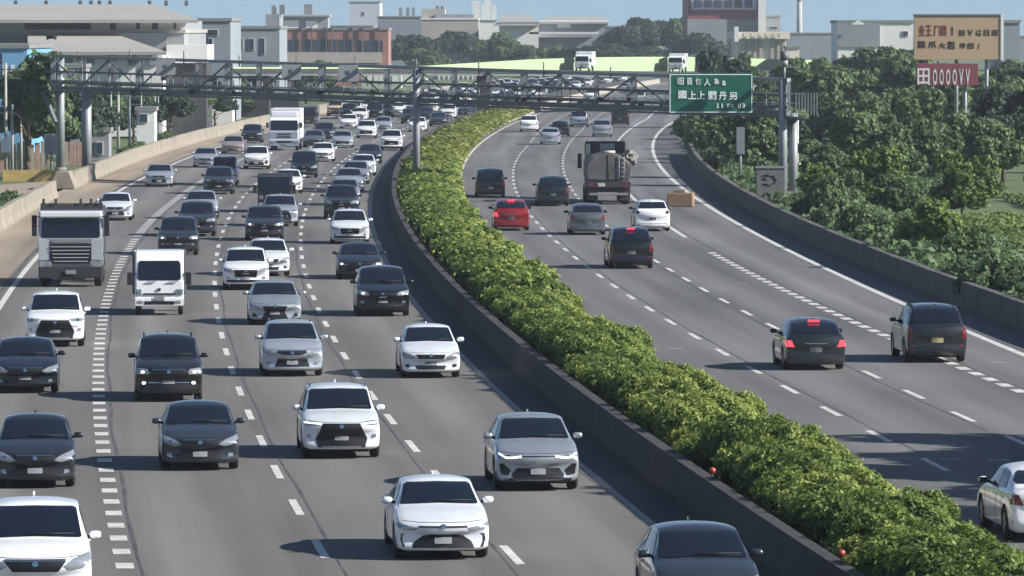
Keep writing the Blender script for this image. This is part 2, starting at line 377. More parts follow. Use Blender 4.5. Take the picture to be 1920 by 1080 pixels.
def make_car(name, label, cat, kind, pm, face='plain', rear='lift', group=None, far=False, two_tone=None, rails=False, drl=False, lit=False, fogs=False,
             brake=False, plate=PLATE, sunroof=False, fin=True, wide=None, low=False, **over):
    p = dict(SHAPES[kind]); p.update(over)
    L, W, H = p['L'], p['W'], p['H']; w = W / 2
    p.setdefault('wr', .325 if H < 1.55 else .35)
    root = thing(name, label, cat, group=group)
    axle = (.86 - L/2, L/2 - .92) if kind not in ('kei',) else (.70 - L/2, L/2 - .85)
    body = new_obj('body', body_mesh(p, [pm, DARKCAV], axle), root)
    bm = bmesh.new(); bm.from_mesh(body.data); bvh = BVHTree.FromBMesh(bm); bm.free()
    zh0, zh1, zc = [k * H for k in p['hood']]; zbelt = p['belt'] * H; zd = p['deck'] * H; rw = p['roofw']
    def sc(poly, zt): return [(a * w, b * zt) for a, b in poly]
    mir = lambda poly: [(-a, b) for a, b in poly][::-1]
    # glazing
    e = rw + .035
    ws = [(-.83, zc + .035), (-.80, zc + .02), (0, zc + .045), (.80, zc + .02), (.83, zc + .035), (e - .035, H - .13), (e - .10, H - .10), (0, H - .085), (-e + .10, H - .10), (-e + .035, H - .13)]
    drape(bvh, [(a * w, b) for a, b in ws], 'front', 'windshield', GLASS, root, off=.012, n=16)
    zr0 = zd + (.10 if p['rb'] > L - .4 else .07)
    rg = [(-.74, zr0), (.74, zr0), (.78, zr0 + .05), (rw - .04, H - .15), (rw - .10, H - .12), (-rw + .10, H - .12), (-rw + .04, H - .15), (-.78, zr0 + .05)]
    drape(bvh, [(a * w, b) for a, b in rg], 'rear', 'rear_window', GLASS, root, off=.012, n=14)
    y0 = p['cowl'] - L/2; yw = p['wt'] - L/2; yr = p['rt'] - L/2; yb = p['rb'] - L/2
    ym = (yw + yr) / 2 + .10
    zt = H - .125; zl = zbelt + .045
    fw = [(y0 + .34, zl - .01), (ym - .035, zl), (ym - .035, zt + .01), (yw + .10, zt - .01), (yw - .02, zt - .05)]
    rwd = [(ym + .035, zl), (min(yb - .12, yr + .30), zl + .03), (yr - .02, zt - .03), (ym + .035, zt + .01)]
    for s, sd in ((-1, 'left'), (1, 'right')):
        drape(bvh, fw, sd, 'side_window', GLASS, root, off=.009, n=8)
        drape(bvh, rwd, sd, 'side_window', GLASS, root, off=.009, n=8)
        if yb - yr > .35 and kind in ('suv', 'van', 'hatch', 'kei') or kind in ('suv', 'van', 'kei'):
            q = [(min(yb - .12, yr + .30) + .05, zl + .04), (yb - .10, zl + .08), (yr + .16, zt - .06), (yr + .04, zt - .04)]
            if kind == 'suv': drape(bvh, [(min(yb-.12, yr+.30)+.03, zl+.03), (yb - .02, zl + .10), (yr + .14, zt - .08), (yr + .03, zt - .04)], sd, 'quarter_window', GLASS, root, n=4)
        if not far:
            for yy in (y0 + .10, ym, min(yb - .30, axle[1] - .36)):
                drape(bvh, [(yy - .008, p['clr'] + .12), (yy + .008, p['clr'] + .12), (yy + .008, zbelt - .02), (yy - .008, zbelt - .02)], sd, 'door_gap', SEAM, root, n=8, off=.003)
            for yy in (ym - .16, ym + .92 if ym + .92 < axle[1] - .1 else axle[1] - .22):
                b2 = bmesh.new(); box(b2, s*(w*.985) - .02, s*(w*.985) + .02, yy - .09, yy + .09, zbelt - .115, zbelt - .085, bev=.008); finish(b2, 'door_handle', pm, root)
            drape(bvh, [(-L/2 + 1.20, p['clr'] + .0), (L/2 - 1.30, p['clr'] + .0), (L/2 - 1.30, p['clr'] + .085), (-L/2 + 1.20, p['clr'] + .085)], sd, 'sill', TRIM, root, n=8, off=.004)
    # front
    for nm, mk, poly, both in FACES[face]:
        m_ = MK[mk]
        if nm == 'headlight' and lit: m_ = LAMP
        polys = [sc(poly, zh0)] + ([mir(sc(poly, zh0))] if both else [])
        for q in polys:
            o = drape(bvh, q, 'front', nm, m_, root, off=.012 if nm not in ('grille_bar', 'emblem_bar', 'skid_plate', 'bumper_bar') else .024, n=7 if far else 14)
            if nm == 'headlight' and not far:
                cx = sum(a for a, b in q) / len(q); cz = sum(b for a, b in q) / len(q)
                rr = .045
                c = [(cx + rr*1.2*math.cos(t*math.pi/4), cz + rr*.7*math.sin(t*math.pi/4)) for t in range(8)]
                drape(bvh, c, 'front', 'bulb', LAMPON if lit else CHROME, o, off=.016, n=2)
            if nm == 'headlight' and drl:
                pl = {'hook': [(.40,.925),(.60,.895),(.76,.895),(.92,.99)], 'hex': [(.52,.955),(.94,.985)]}.get(face, [(.55,.86),(.93,.95)])
                tk = .034 if face == 'hook' else .026
                pl = [(a * w, b * zh0 - tk / 2) for a, b in pl]
                lw = pl + [(a, b + tk) for a, b in pl[::-1]]
                if q is not polys[0]: lw = [(-a, b) for a, b in lw]
                drape(bvh, lw, 'front', 'running_light', DRL, o, off=.020, n=10)
            if nm == 'fog_light' and fogs:
                cx = sum(a for a, b in q) / len(q); cz = sum(b for a, b in q) / len(q)
                c = [(cx + .05*math.cos(t*math.pi/4), cz + .04*math.sin(t*math.pi/4)) for t in range(8)]
                drape(bvh, c, 'front', 'bulb', LAMPON, o, off=.016, n=2)
    zp = .58 if face in ('hex', 'spindle') else (.52 if face in ('wing', 'smile', 'hook') else .60)
    drape(bvh, [(-.16, zp*zh0 - .065), (.16, zp*zh0 - .065), (.16, zp*zh0 + .065), (-.16, zp*zh0 + .065)], 'front', 'number_plate', PLATE, root, off=.03, n=3)
    if not far:
        ze = zh0 * (.90 if face not in ('hook',) else .80)
        c = [(.055*math.cos(t*math.pi/6), ze + .042*math.sin(t*math.pi/6)) for t in range(12)]
        drape(bvh, c, 'front', 'badge', CHROME, root, off=.018, n=2)
        # bonnet shut line along the nose and two creases
        drape(bvh, [(-.84*w, zh0*1.035), (-.5*w, zh0*1.0), (.5*w, zh0*1.0), (.84*w, zh0*1.035), (.84*w, zh0*1.035 + .008), (.5*w, zh0*1.0 + .009), (-.5*w, zh0*1.0 + .009), (-.84*w, zh0*1.035 + .008)], 'front', 'bonnet_gap', SEAM, root, off=.003, n=12)
        # wipers
        for s in (-1, 1):
            b2 = bmesh.new()
            a = bvh.ray_cast(Vector((s*.10 - .05, -6, zc + .06)), Vector((0, 1, 0)))[0]; b = bvh.ray_cast(Vector((s*.10 + .50*w + .1, -6, zc + .075)), Vector((0, 1, 0)))[0]
            if a and b: bar(b2, a + Vector((0, -.025, .02)), b + Vector((0, -.025, .02)), .009, seg=5); finish(b2, 'wiper', TRIM, root)
            else: b2.free()
    # rear
    zt_ = zd
    for nm, mk, poly, both in REARS[rear]:
        polys = [sc(poly, zt_)] + ([mir(sc(poly, zt_))] if both else [])
        for q in polys:
            m_ = MK[mk]
            if nm == 'tail_light' and brake: m_ = TAILON if brake is True else TAIL
            drape(bvh, q, 'rear', nm, m_, root, off=.007, n=6)
    zp = .62 * zt_
    drape(bvh, [(-.17, zp - .075), (.17, zp - .075), (.17, zp + .075), (-.17, zp + .075)], 'rear', 'number_plate', plate, root, off=.02, n=3)
    if brake:
        b2 = bmesh.new(); box(b2, -.17, .17, yr + L*.0 + .04, yr + .12, H - .085, H - .03, bev=.01); finish(b2, 'brake_light', TAILON, root)
    # mirrors
    for s in (-1, 1):
        b2 = bmesh.new(); yy = y0 + .42; zz = zbelt + .10
        ell(b2, (s*(w + .075), yy, zz), (.105, .06, .068))
        mo = finish(b2, 'side_mirror', two_tone if two_tone else pm, root, True)
        b2 = bmesh.new(); bar(b2, (s*w*.86, yy + .02, zz - .06), (s*(w + .04), yy, zz - .02), .028, seg=6); box(b2, s*(w+.075) - .085, s*(w+.075) + .085, yy + .055, yy + .072, zz - .055, zz + .055); finish(b2, 'mirror_stalk', TRIM, mo)
    if fin and not far:
        b2 = bmesh.new(); prism(b2, [(yr - .22, H - .03), (yr - .02, H - .03), (yr - .04, H + .03), (yr - .08, H + .03)], -.018, .018, axis='x'); finish(b2, 'antenna', pm, root)
    if rails:
        for s in (-1, 1):
            b2 = bmesh.new(); x = s * w * (rw - .03)
            pts = [(yw + .30, H - .075), (yw + .42, H - .028), (yr - .30, H - .028), (yr - .10, H - .075)]
            for a, b in zip(pts, pts[1:]): bar(b2, (x, a[0], a[1]), (x, b[0], b[1]), .022, seg=6)
            finish(b2, 'roof_rail', CHROME if rails == 'chrome' else TRIM, root)
    if sunroof:
        drape(bvh, [(-.40*w, yw + .30), (.40*w, yw + .30), (.40*w, yw + .85), (-.40*w, yw + .85)], 'top', 'sunroof', GLASS, root, off=.004, n=4)
    # underbody
    b2 = bmesh.new(); box(b2, -w*.70, w*.70, -L/2 + .30, L/2 - .35, .16, p['clr'] + .03); finish(b2, 'underbody', DARKCAV, root)
    add_wheels(root, axle, w - .115, p['wr'], .215)
    return root
def cx_(q): return sum(a for a, b in q) / len(q)

# ------------------------------------------------------------------ the road's own geometry (plan curves x(d))
LINES = {
'LR':[(1235,990),(1085,870),(975,772),(870,672),(800,605),(762,545),(722,490),(703,430),(700,370),(715,325),(735,300)],
'L2':[(966,1045),(820,888),(773,838),(733,790),(698,745),(670,707),(647,668),(628,637),(613,608),(590,562),(580,535),(573,515),(567,480),(564,463),(563,435),(567,415),(575,388),(585,365),(597,350),(605,338)],
'L1':[(607,1030),(557,953),(520,886),(488,828),(464,778),(447,735),(434,692),(422,660),(416,628),(410,598),(408,575),(405,552),(405,515),(408,480),(411,460),(415,440),(425,412),(432,400),(440,390),(450,375),(462,365)],
'LAD':[(236,1069),(230,1043),(224,1016),(213,969),(205,926),(195,850),(188,760),(185,700),(185,660),(188,620),(196,580),(205,548),(214,520),(240,470),(262,440),(290,405),(325,378)],
'LL':[(0,572),(40,520),(72,478),(225,357),(235,352),(300,318),(358,294)],
'RL':[(1020,210),(940,240),(885,290),(862,330),(870,375),(920,465),(935,482)],
'RB':[(992,270),(978,290),(965,320),(962,350),(968,375),(1000,412),(1018,428),(1032,441),(1047,455),(1065,470),(1082,485),(1100,497),(1125,517),(1155,538),(1185,558),(1220,581),(1258,606),(1303,632),(1355,663),(1415,695),(1487,734),(1563,775),(1652,820),(1762,873)],
'RC':[(1090,245),(1068,270),(1058,300),(1058,330),(1065,350),(1232,490),(1262,508),(1292,525),(1324,546),(1362,567),(1405,590),(1450,612),(1637,705),(1722,743),(1816,787),(1912,828)],
'RD':[(1215,222),(1160,262),(1188,372),(1215,395),(1270,435),(1335,473),(1400,510),(1500,560),(1580,597),(1672,632),(1800,692),(1845,703),(1912,733)],
'RR':[(1920,668),(1700,575),(1500,470),(1340,400),(1240,320),(1225,280),(1228,260),(1250,238),(1285,218)],
}
_far = [(588, -7.8), (683, -4.4), (880, 6.0), (1000, 14.0), (1150, 26.0), (1300, 40.0)]
_m = [P(*q)[::-1] for q in LINES['LR']] + _far + [(60, 8.1), (80, 6.3)]
_mc = np.polyfit([a / 100 for a, b in _m], [b for a, b in _m], 4)
def M(d): return float(np.polyval(_mc, d / 100))
_off = {}
for k, v in LINES.items():
    w_ = [P(*q) for q in v]; d_ = [q[1] for q in w_]
    _off[k] = (np.polyfit([d / 100 for d in d_], [q[0] - M(q[1]) for q in w_], 0 if k == 'LR' else (2 if k in ('RL', 'LL') else 3)), min(d_), max(d_))
def X(k, d):
    c, a, b = _off[k]
    if k == 'LR': return M(d)
    return M(d) + float(np.polyval(c, min(max(d, a), b) / 100))
def slope(k, d): return (X(k, d + 3) - X(k, d - 3)) / 6
_rb = [P(px, py, .9) for px, py in [(1295,270),(1321,304),(1369,341),(1410,368),(1458,387),(1495,409),(1535,422),(1598,448),(1665,476),(1761,509),(1810,530),(1920,567)]]
_rbc = np.polyfit([q[1] / 100 for q in _rb], [q[0] - M(q[1]) for q in _rb], 2)
def XB(d): return M(d) + float(np.polyval(_rbc, min(max(d, 190), 468) / 100))
def XLB(d): return X('LL', d) - 3.3
DS = list(np.concatenate([np.arange(60, 420, 4), np.arange(420, 1181, 10)]).astype(float))

def strip(name, fa, fb, z, m, ds=None, kind='structure', n=1):
    """a sheet between two plan curves, with UVs in metres (across, along)"""
    ds = ds or DS
    bm = bmesh.new(); uv = bm.loops.layers.uv.new('UVMap'); rows = []
    for d in ds:
        a, b = fa(d), fb(d); rows.append([(bm.verts.new((a + (b - a) * i / n, d, z)), (a + (b - a) * i / n) - M(d), d) for i in range(n + 1)])
    for r0, r1 in zip(rows, rows[1:]):
        for i in range(n):
            q = (r0[i], r0[i+1], r1[i+1], r1[i]); f = bm.faces.new([v[0] for v in q])
            for lp, v in zip(f.loops, q): lp[uv].uv = (v[1], v[2])
    o = finish(bm, name, m); return tag(o, kind=kind) if kind else o

def asphalt(name, c, phase, lane, tint):
    m = bpy.data.materials.new(name); m.use_nodes = True; N = m.node_tree.nodes; Lk = m.node_tree.links; b = N['Principled BSDF']
    b.inputs['Roughness'].default_value = .88; b.inputs['Specular IOR Level'].default_value = .25
    uv = N.new('ShaderNodeUVMap'); 
    def noise(sx, sy, sc, det=4):
        mp = N.new('ShaderNodeMapping'); mp.inputs['Scale'].default_value = (sx, sy, 1); Lk.new(uv.outputs[0], mp.inputs[0])
        n = N.new('ShaderNodeTexNoise'); n.inputs['Scale'].default_value = sc; n.inputs['Detail'].default_value = det; Lk.new(mp.outputs[0], n.inputs['Vector']); return n.outputs['Fac']
    def math_(op, a, b_=None):
        n = N.new('ShaderNodeMath'); n.operation = op
        for i, q in enumerate((a, b_)):
            if q is None: continue
            if isinstance(q, (int, float)): n.inputs[i].default_value = q
            else: Lk.new(q, n.inputs[i])
        return n.outputs[0]
    sp = N.new('ShaderNodeSeparateXYZ'); Lk.new(uv.outputs[0], sp.inputs[0])
    ph = math_('MULTIPLY', math_('ADD', sp.outputs[0], phase), 2 * math.pi / lane)
    track = math_('MULTIPLY', math_('COSINE', ph), .11)          # oil-darkened lane middles
    wheel = math_('MULTIPLY', math_('COSINE', math_('MULTIPLY', ph, 2.0)), .05)   # polished wheel tracks
    n1 = math_('MULTIPLY', math_('SUBTRACT', noise(.9, .02, 1.0), .5), 1.0)   # long streaks
    n2 = math_('MULTIPLY', math_('SUBTRACT', noise(.12, .03, 1.0, 3), .5), .8)  # broad patches
    n3 = math_('MULTIPLY', math_('SUBTRACT', noise(12, 5, 1.0, 2), .5), .25)      # grain
    tot = math_('ADD', math_('ADD', math_('ADD', track, wheel), math_('ADD', n1, n2)), math_('ADD', n3, 1.0))
    # transverse joints
    mx = N.new('ShaderNodeMix'); mx.data_type = 'RGBA'; mx.blend_type = 'MULTIPLY'; mx.inputs[0].default_value = 1
    mx.inputs[6].default_value = c + (1,)
    cb = N.new('ShaderNodeCombineColor'); [Lk.new(tot, cb.inputs[i]) for i in range(3)]
    Lk.new(cb.outputs[0], mx.inputs[7]); Lk.new(mx.outputs[2], b.inputs['Base Color'])
    return m
A_L = asphalt('asphalt_left', (.132, .130, .128), 1.9, 3.85, 0)
A_R = asphalt('asphalt_right', (.124, .126, .130), -1.2, 3.65, 0)
A_S = asphalt('shoulder_asphalt', (.235, .195, .155), 0, 9.0, 0)
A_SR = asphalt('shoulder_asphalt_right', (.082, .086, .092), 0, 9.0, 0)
WHITE = mat('road_paint', (.62, .62, .60), .7, noise=(2.2, .42))
WORN = mat('worn_road_paint', (.30, .30, .295), .8, noise=(1.2, .35))
YEL = mat('yellow_white_paint', (.60, .55, .42), .7, noise=(2, .25))
CONC = mat('concrete', (.25, .235, .21), .9, noise=(.7, .45, (.13, .12, .10)), bump=(6, .4))
CONCD = mat('old_shade_dark_concrete', (.036, .038, .041), .9, noise=(.8, .45), bump=(6, .4))  # darkened so the median wall carries its shade in the colour; flyover shares it
SOIL = mat('soil', (.085, .07, .045), .95, noise=(.7, .4, (.05, .07, .03)))
GRASSG = mat('grass_ground', (.07, .12, .035), .95, noise=(.10, .5, (.09, .10, .045)))

bm = bmesh.new(); n = 24
vs = [[bm.verts.new((-4000 + 8000 * i / n, -200 + 9000 * (j / n) ** 1.6, -.14)) for i in range(n + 1)] for j in range(n + 1)]
for j in range(n):
    for i in range(n): bm.faces.new((vs[j][i], vs[j][i+1], vs[j+1][i+1], vs[j+1][i]))
tag(finish(bm, 'ground', GRASSG), kind='structure')
strip('left_carriageway', lambda d: X('LL', d) - .45, lambda d: X('LR', d) + 1.2, 0, A_L)
strip('shade_dark_median_shoulder', lambda d: X('LR', d) + .05, lambda d: X('LR', d) + 1.25, .003, asphalt('shade_dark_shoulder_asphalt', (.040, .043, .048), 0, 9.0, 0))  # asphalt colour darkened to paint in the shade along the hedge
strip('left_shoulder', lambda d: XLB(d) - .35, lambda d: X('LL', d) - .35, -.004, A_S)
strip('right_carriageway', lambda d: X('RL', d) - .8, lambda d: X('RR', d) + .25, 0, A_R)
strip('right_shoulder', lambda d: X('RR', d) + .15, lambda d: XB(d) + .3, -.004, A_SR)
strip('median_strip', lambda d: X('LR', d) + 1.0, lambda d: X('RL', d) - .6, -.012, SOIL)

# markings
def solid(name, k, w, m, d0, d1, z=.005):
    return strip(name, lambda d: X(k, d) - w / 2, lambda d: X(k, d) + w / 2, z, m, ds=[d for d in list(np.arange(d0, d1 + .1, 5.0))])
def dashes(name, k, w, m, start, period, length, d0, d1, z=.005):
    bm = bmesh.new(); i = math.ceil((d0 - start) / period)
    while start + i * period <= d1:
        c = start + i * period; pts = []
        for d in (c - length/2, c, c + length/2): pts.append((X(k, d), d))
        L_ = [bm.verts.new((x - w/2, d, z)) for x, d in pts]; R_ = [bm.verts.new((x + w/2, d, z)) for x, d in pts]
        for a in range(2): bm.faces.new((L_[a], R_[a], R_[a+1], L_[a+1]))
        i += 1
    return tag(finish(bm, name, m), kind='structure')
solid('edge_line', 'LL', .22, WHITE, 60, 1170)
solid('edge_line', 'LR', .17, WORN, 60, 1170)
solid('edge_line', 'RL', .20, YEL, 60, 1170)
solid('edge_line', 'RR', .26, WHITE, 60, 1170)
dashes('lane_line', 'L1', .17, WHITE, 113.6, 9.93, 4.0, 62, 1000)
dashes('lane_line', 'L2', .17, WHITE, 112.3, 9.8, 4.0, 62, 1000)
dashes('lane_line', 'LAD', .34, WHITE, 110.0, 3.0, 1.15, 62, 283)
solid('lane_line', 'LAD', .42, WORN, 285, 640)
dashes('lane_line', 'RB', .17, WHITE, 135.7, 9.45, 3.9, 62, 1000)
dashes('lane_line', 'RC', .17, WHITE, 143.2, 9.3, 3.9, 62, 480)
solid('lane_line', 'RC', .20, WORN, 482, 900)
dashes('lane_line', 'RD', .34, WHITE, 163.3, 2.72, 1.5, 62, 264)
solid('lane_line', 'RD', .20, WHITE, 284, 900)
TAR = mat('tar_seam', (.035, .035, .037), .7, noise=(.6, .5, (.10, .10, .10)))
def seam(k, off, w, d0, d1):
    g = random.Random(int(off * 100) + len(k)); ph = g.uniform(0, 9)
    strip('tar_seam', lambda d: X(k, d) + off + .03 * math.sin(d * .21 + ph) - w / 2, lambda d: X(k, d) + off + .03 * math.sin(d * .21 + ph) + w * (.5 + .3 * math.sin(d * .5)), .0035, TAR, ds=[float(q) for q in np.arange(d0, d1, 2.5)])
for a in (('LAD', .30, .07, 60, 640), ('L1', .24, .06, 60, 520), ('L2', -.22, .06, 60, 520), ('LR', -.16, .05, 60, 400), ('LL', -.30, .10, 60, 600), ('RB', .22, .06, 60, 520), ('RC', -.2, .06, 60, 480), ('RD', .30, .07, 60, 600), ('RR', .24, .08, 60, 600)): seam(*a)
# short sideways tick marks of the right carriageway
bm = bmesh.new()
for px, py, w in [(1605,857,26),(1695,860,20),(1785,862,22),(1873,863,20),(1195,652,16),(1265,654,14),(1330,655,13),(1468,659,13),(1730,679,14),(1868,680,18),(1500,545,10),(1390,532,10),(1598,528,12)]:
    x, d = P(px, py); k = d / FPX
    vs = [bm.verts.new(v) for v in ((x - w*k, d - .18, .009), (x + w*k, d - .18, .009), (x + w*k, d + .18, .009), (x - w*k, d + .18, .009))]; bm.faces.new(vs)
tag(finish(bm, 'distance_mark', WORN), kind='structure')

# ------------------------------------------------------------------ barriers
def wall(name, label, fx, ds, h, wb, wt, m, group=None, z0=-.13, jitter=0):
    bm = bmesh.new(); rows = []
    for i, d in enumerate(ds):
        x = fx(d); hh = h + (random.uniform(-jitter, jitter) if jitter else 0)
        rows.append([bm.verts.new(v) for v in ((x - wb/2, d, z0), (x - wb/2, d, .12), (x - wt/2 - .04, d, hh * .42), (x - wt/2, d, hh), (x + wt/2, d, hh), (x + wt/2 + .04, d, hh * .42), (x + wb/2, d, .12), (x + wb/2, d, z0))])
    for a, b in zip(rows, rows[1:]):
        for i in range(7): bm.faces.new((a[i], a[i+1], b[i+1], b[i]))
    bm.faces.new(rows[0][::-1]); bm.faces.new(rows[-1])
    return tag(finish(bm, name, m), label, 'barrier', group)
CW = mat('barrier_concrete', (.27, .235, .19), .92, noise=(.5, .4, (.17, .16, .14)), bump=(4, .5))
CDARK = mat('shade_dark_barrier_concrete', (.10, .098, .092), .9, noise=(.7, .5, (.06, .06, .055)), bump=(6, .4))  # base colour holds the shade of the right barrier's road-side face
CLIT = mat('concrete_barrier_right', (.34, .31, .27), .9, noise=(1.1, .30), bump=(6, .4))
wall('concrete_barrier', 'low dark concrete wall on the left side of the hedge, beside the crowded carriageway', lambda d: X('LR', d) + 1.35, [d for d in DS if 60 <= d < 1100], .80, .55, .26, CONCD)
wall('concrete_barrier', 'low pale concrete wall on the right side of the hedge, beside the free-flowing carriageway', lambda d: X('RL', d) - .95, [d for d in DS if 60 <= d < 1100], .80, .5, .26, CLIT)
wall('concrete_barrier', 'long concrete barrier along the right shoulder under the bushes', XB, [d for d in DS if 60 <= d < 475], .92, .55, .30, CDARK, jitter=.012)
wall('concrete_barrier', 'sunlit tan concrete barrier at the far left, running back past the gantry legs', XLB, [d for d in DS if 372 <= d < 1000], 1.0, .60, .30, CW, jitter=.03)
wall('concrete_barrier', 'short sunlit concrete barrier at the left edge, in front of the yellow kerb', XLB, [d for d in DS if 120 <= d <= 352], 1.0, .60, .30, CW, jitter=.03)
# flared block at the opening
x0, d0 = P(121, 354); bm = bmesh.new()
prism(bm, [(x0 - .9, 0), (x0 + .75, 0), (x0 + .55, .5), (x0 + .35, 1.08), (x0 - .5, 1.08), (x0 - .7, .5)], d0 - 1.2, d0 + 3.0)
bmesh.ops.bevel(bm, geom=bm.edges[:], offset=.06, segments=2, affect='EDGES')
tag(finish(bm, 'barrier_end_block', CW), 'rounded concrete end block where the left barrier opens', 'barrier')
# yellow kerb wall behind the opening and the side lane
bm = bmesh.new(); a = P(-30, 347); b = P(116, 341)
bm2 = []
prism(bm, [(a[0], -.13), (b[0], -.13), (b[0], .62), (a[0], .62)], a[1] + 14, a[1] + 14.5)
tag(finish(bm, 'yellow_kerb', mat('yellow_kerb_paint', (.55, .40, .14), .8, noise=(1.5, .3))), 'long yellow painted kerb wall at the left edge behind the barrier opening', 'kerb')
bm = bmesh.new()
q = [P(-60, 420), P(60, 372), P(125, 352), P(118, 338), P(-60, 352)]
bm.faces.new([bm.verts.new((x - .6, y, -.03)) for x, y in q]); tag(finish(bm, 'side_lane', A_S), kind='structure')

# ------------------------------------------------------------------ foliage
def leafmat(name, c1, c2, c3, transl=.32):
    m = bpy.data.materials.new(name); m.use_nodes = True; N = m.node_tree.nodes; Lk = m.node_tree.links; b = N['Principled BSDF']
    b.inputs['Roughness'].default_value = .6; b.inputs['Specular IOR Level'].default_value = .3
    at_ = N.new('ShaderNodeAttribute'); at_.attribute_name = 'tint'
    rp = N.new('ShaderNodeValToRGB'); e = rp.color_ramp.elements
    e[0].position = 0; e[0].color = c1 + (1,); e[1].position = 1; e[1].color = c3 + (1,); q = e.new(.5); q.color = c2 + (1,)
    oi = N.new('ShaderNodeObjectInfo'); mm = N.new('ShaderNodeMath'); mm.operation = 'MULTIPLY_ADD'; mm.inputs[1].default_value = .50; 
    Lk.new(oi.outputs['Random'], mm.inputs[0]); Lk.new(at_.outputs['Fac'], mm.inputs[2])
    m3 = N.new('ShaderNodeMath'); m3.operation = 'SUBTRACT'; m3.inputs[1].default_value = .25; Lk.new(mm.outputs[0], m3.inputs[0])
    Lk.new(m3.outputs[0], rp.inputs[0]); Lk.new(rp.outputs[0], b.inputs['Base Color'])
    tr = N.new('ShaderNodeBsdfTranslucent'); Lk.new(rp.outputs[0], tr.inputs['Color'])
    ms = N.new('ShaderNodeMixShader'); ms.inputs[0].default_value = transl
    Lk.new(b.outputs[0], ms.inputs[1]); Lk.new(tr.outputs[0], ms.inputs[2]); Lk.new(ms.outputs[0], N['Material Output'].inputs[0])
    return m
HEDGE = leafmat('hedge_leaf', (.045, .085, .020), (.12, .175, .038), (.28, .34, .085))
HEDGEF = leafmat('clipped_hedge_leaf', (.07, .11, .022), (.15, .19, .04), (.25, .28, .07))
TREEG = leafmat('tree_leaf', (.045, .085, .038), (.090, .150, .062), (.17, .235, .10))
TREED = leafmat('dark_tree_leaf', (.020, .042, .030), (.036, .066, .044), (.065, .10, .062))
TREEB = leafmat('bright_leaf', (.07, .12, .03), (.14, .20, .05), (.22, .30, .08))
PALMG = leafmat('frond_leaf', (.05, .08, .03), (.10, .14, .055), (.24, .27, .14))
BARK = mat('bark', (.10, .08, .06), .95, noise=(3, .4))
def leaf_mesh(name, seed, n, lumps, leaf, m, core=.80, aspect=.55, spread=.16):
    """lumps: [(centre, radii)] - leaf-sized quads over the lumps' surfaces round an inner mass of the same leaf"""
    rng = np.random.default_rng(seed)
    area = np.array([r[0]*r[1] + r[1]*r[2] + r[0]*r[2] for c, r in lumps]); pick = rng.choice(len(lumps), n, p=area / area.sum())
    C = np.array([c for c, r in lumps])[pick]; Rr = np.array([r for c, r in lumps])[pick]
    v = rng.normal(size=(n, 3)); v /= np.linalg.norm(v, axis=1)[:, None]
    v[:, 2] = np.where((v[:, 2] < -.35), -v[:, 2], v[:, 2])
    bump = 1 + spread * (np.sin(v[:, 0]*7 + C[:, 0]*3) * np.cos(v[:, 1]*6 + C[:, 1]*5) + .6*np.sin(v[:, 2]*11 + v[:, 0]*9)) + rng.normal(0, .055, n)
    p = C + v * Rr * bump[:, None]
    nrm = v + rng.normal(0, .55, (n, 3)); nrm /= np.linalg.norm(nrm, axis=1)[:, None]
    t = np.cross(nrm, rng.normal(size=(n, 3))); t /= np.linalg.norm(t, axis=1)[:, None]; b = np.cross(nrm, t)
    s = leaf * rng.uniform(.6, 1.35, n)[:, None]
    q = np.stack([p - t*s, p + b*s*aspect - t*s*.1, p + t*s, p - b*s*aspect + t*s*.1], 1).reshape(-1, 3)
    # keep only leaves outside other lumps
    faces = np.arange(n * 4).reshape(-1, 4)
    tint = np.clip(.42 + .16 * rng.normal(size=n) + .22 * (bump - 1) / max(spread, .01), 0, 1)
    verts = [tuple(x) for x in q]; fl = [tuple(int(i) for i in f) for f in faces]; tl = list(tint)
    # inner mass
    for ci, (c, r) in enumerate(lumps):
        bm = bmesh.new(); bmesh.ops.create_icosphere(bm, subdivisions=3 if core else 1, radius=1)
        base = len(verts)
        if core:
            for w in bm.verts:
                k = core * (1 + .10 * math.sin(w.co.x*9 + ci) * math.cos(w.co.y*8 + w.co.z*7) + rng.normal(0, .03))
                verts.append((c[0] + w.co.x*r[0]*k, c[1] + w.co.y*r[1]*k, c[2] + w.co.z*r[2]*k))
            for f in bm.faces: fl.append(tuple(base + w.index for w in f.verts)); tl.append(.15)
        bm.free()
    me = bpy.data.meshes.new(name); me.from_pydata(verts, [], fl)
    a = me.attributes.new('tint', 'FLOAT', 'FACE'); a.data.foreach_set('value', tl)
    me.materials.append(m); return me

def lump_cloud(rng, n, R_, r0, r1, z0, flat=.8):
    out = []
    for i in range(n):
        a = rng.uniform(0, 2*math.pi); q = R_[0] * math.sqrt(rng.uniform(0, 1)); r = rng.uniform(r0, r1)
        out.append(((q*math.cos(a), q*math.sin(a) * R_[1] / R_[0], z0 + rng.uniform(-.5, .5) * R_[2]), (r, r, r * flat)))
    return out
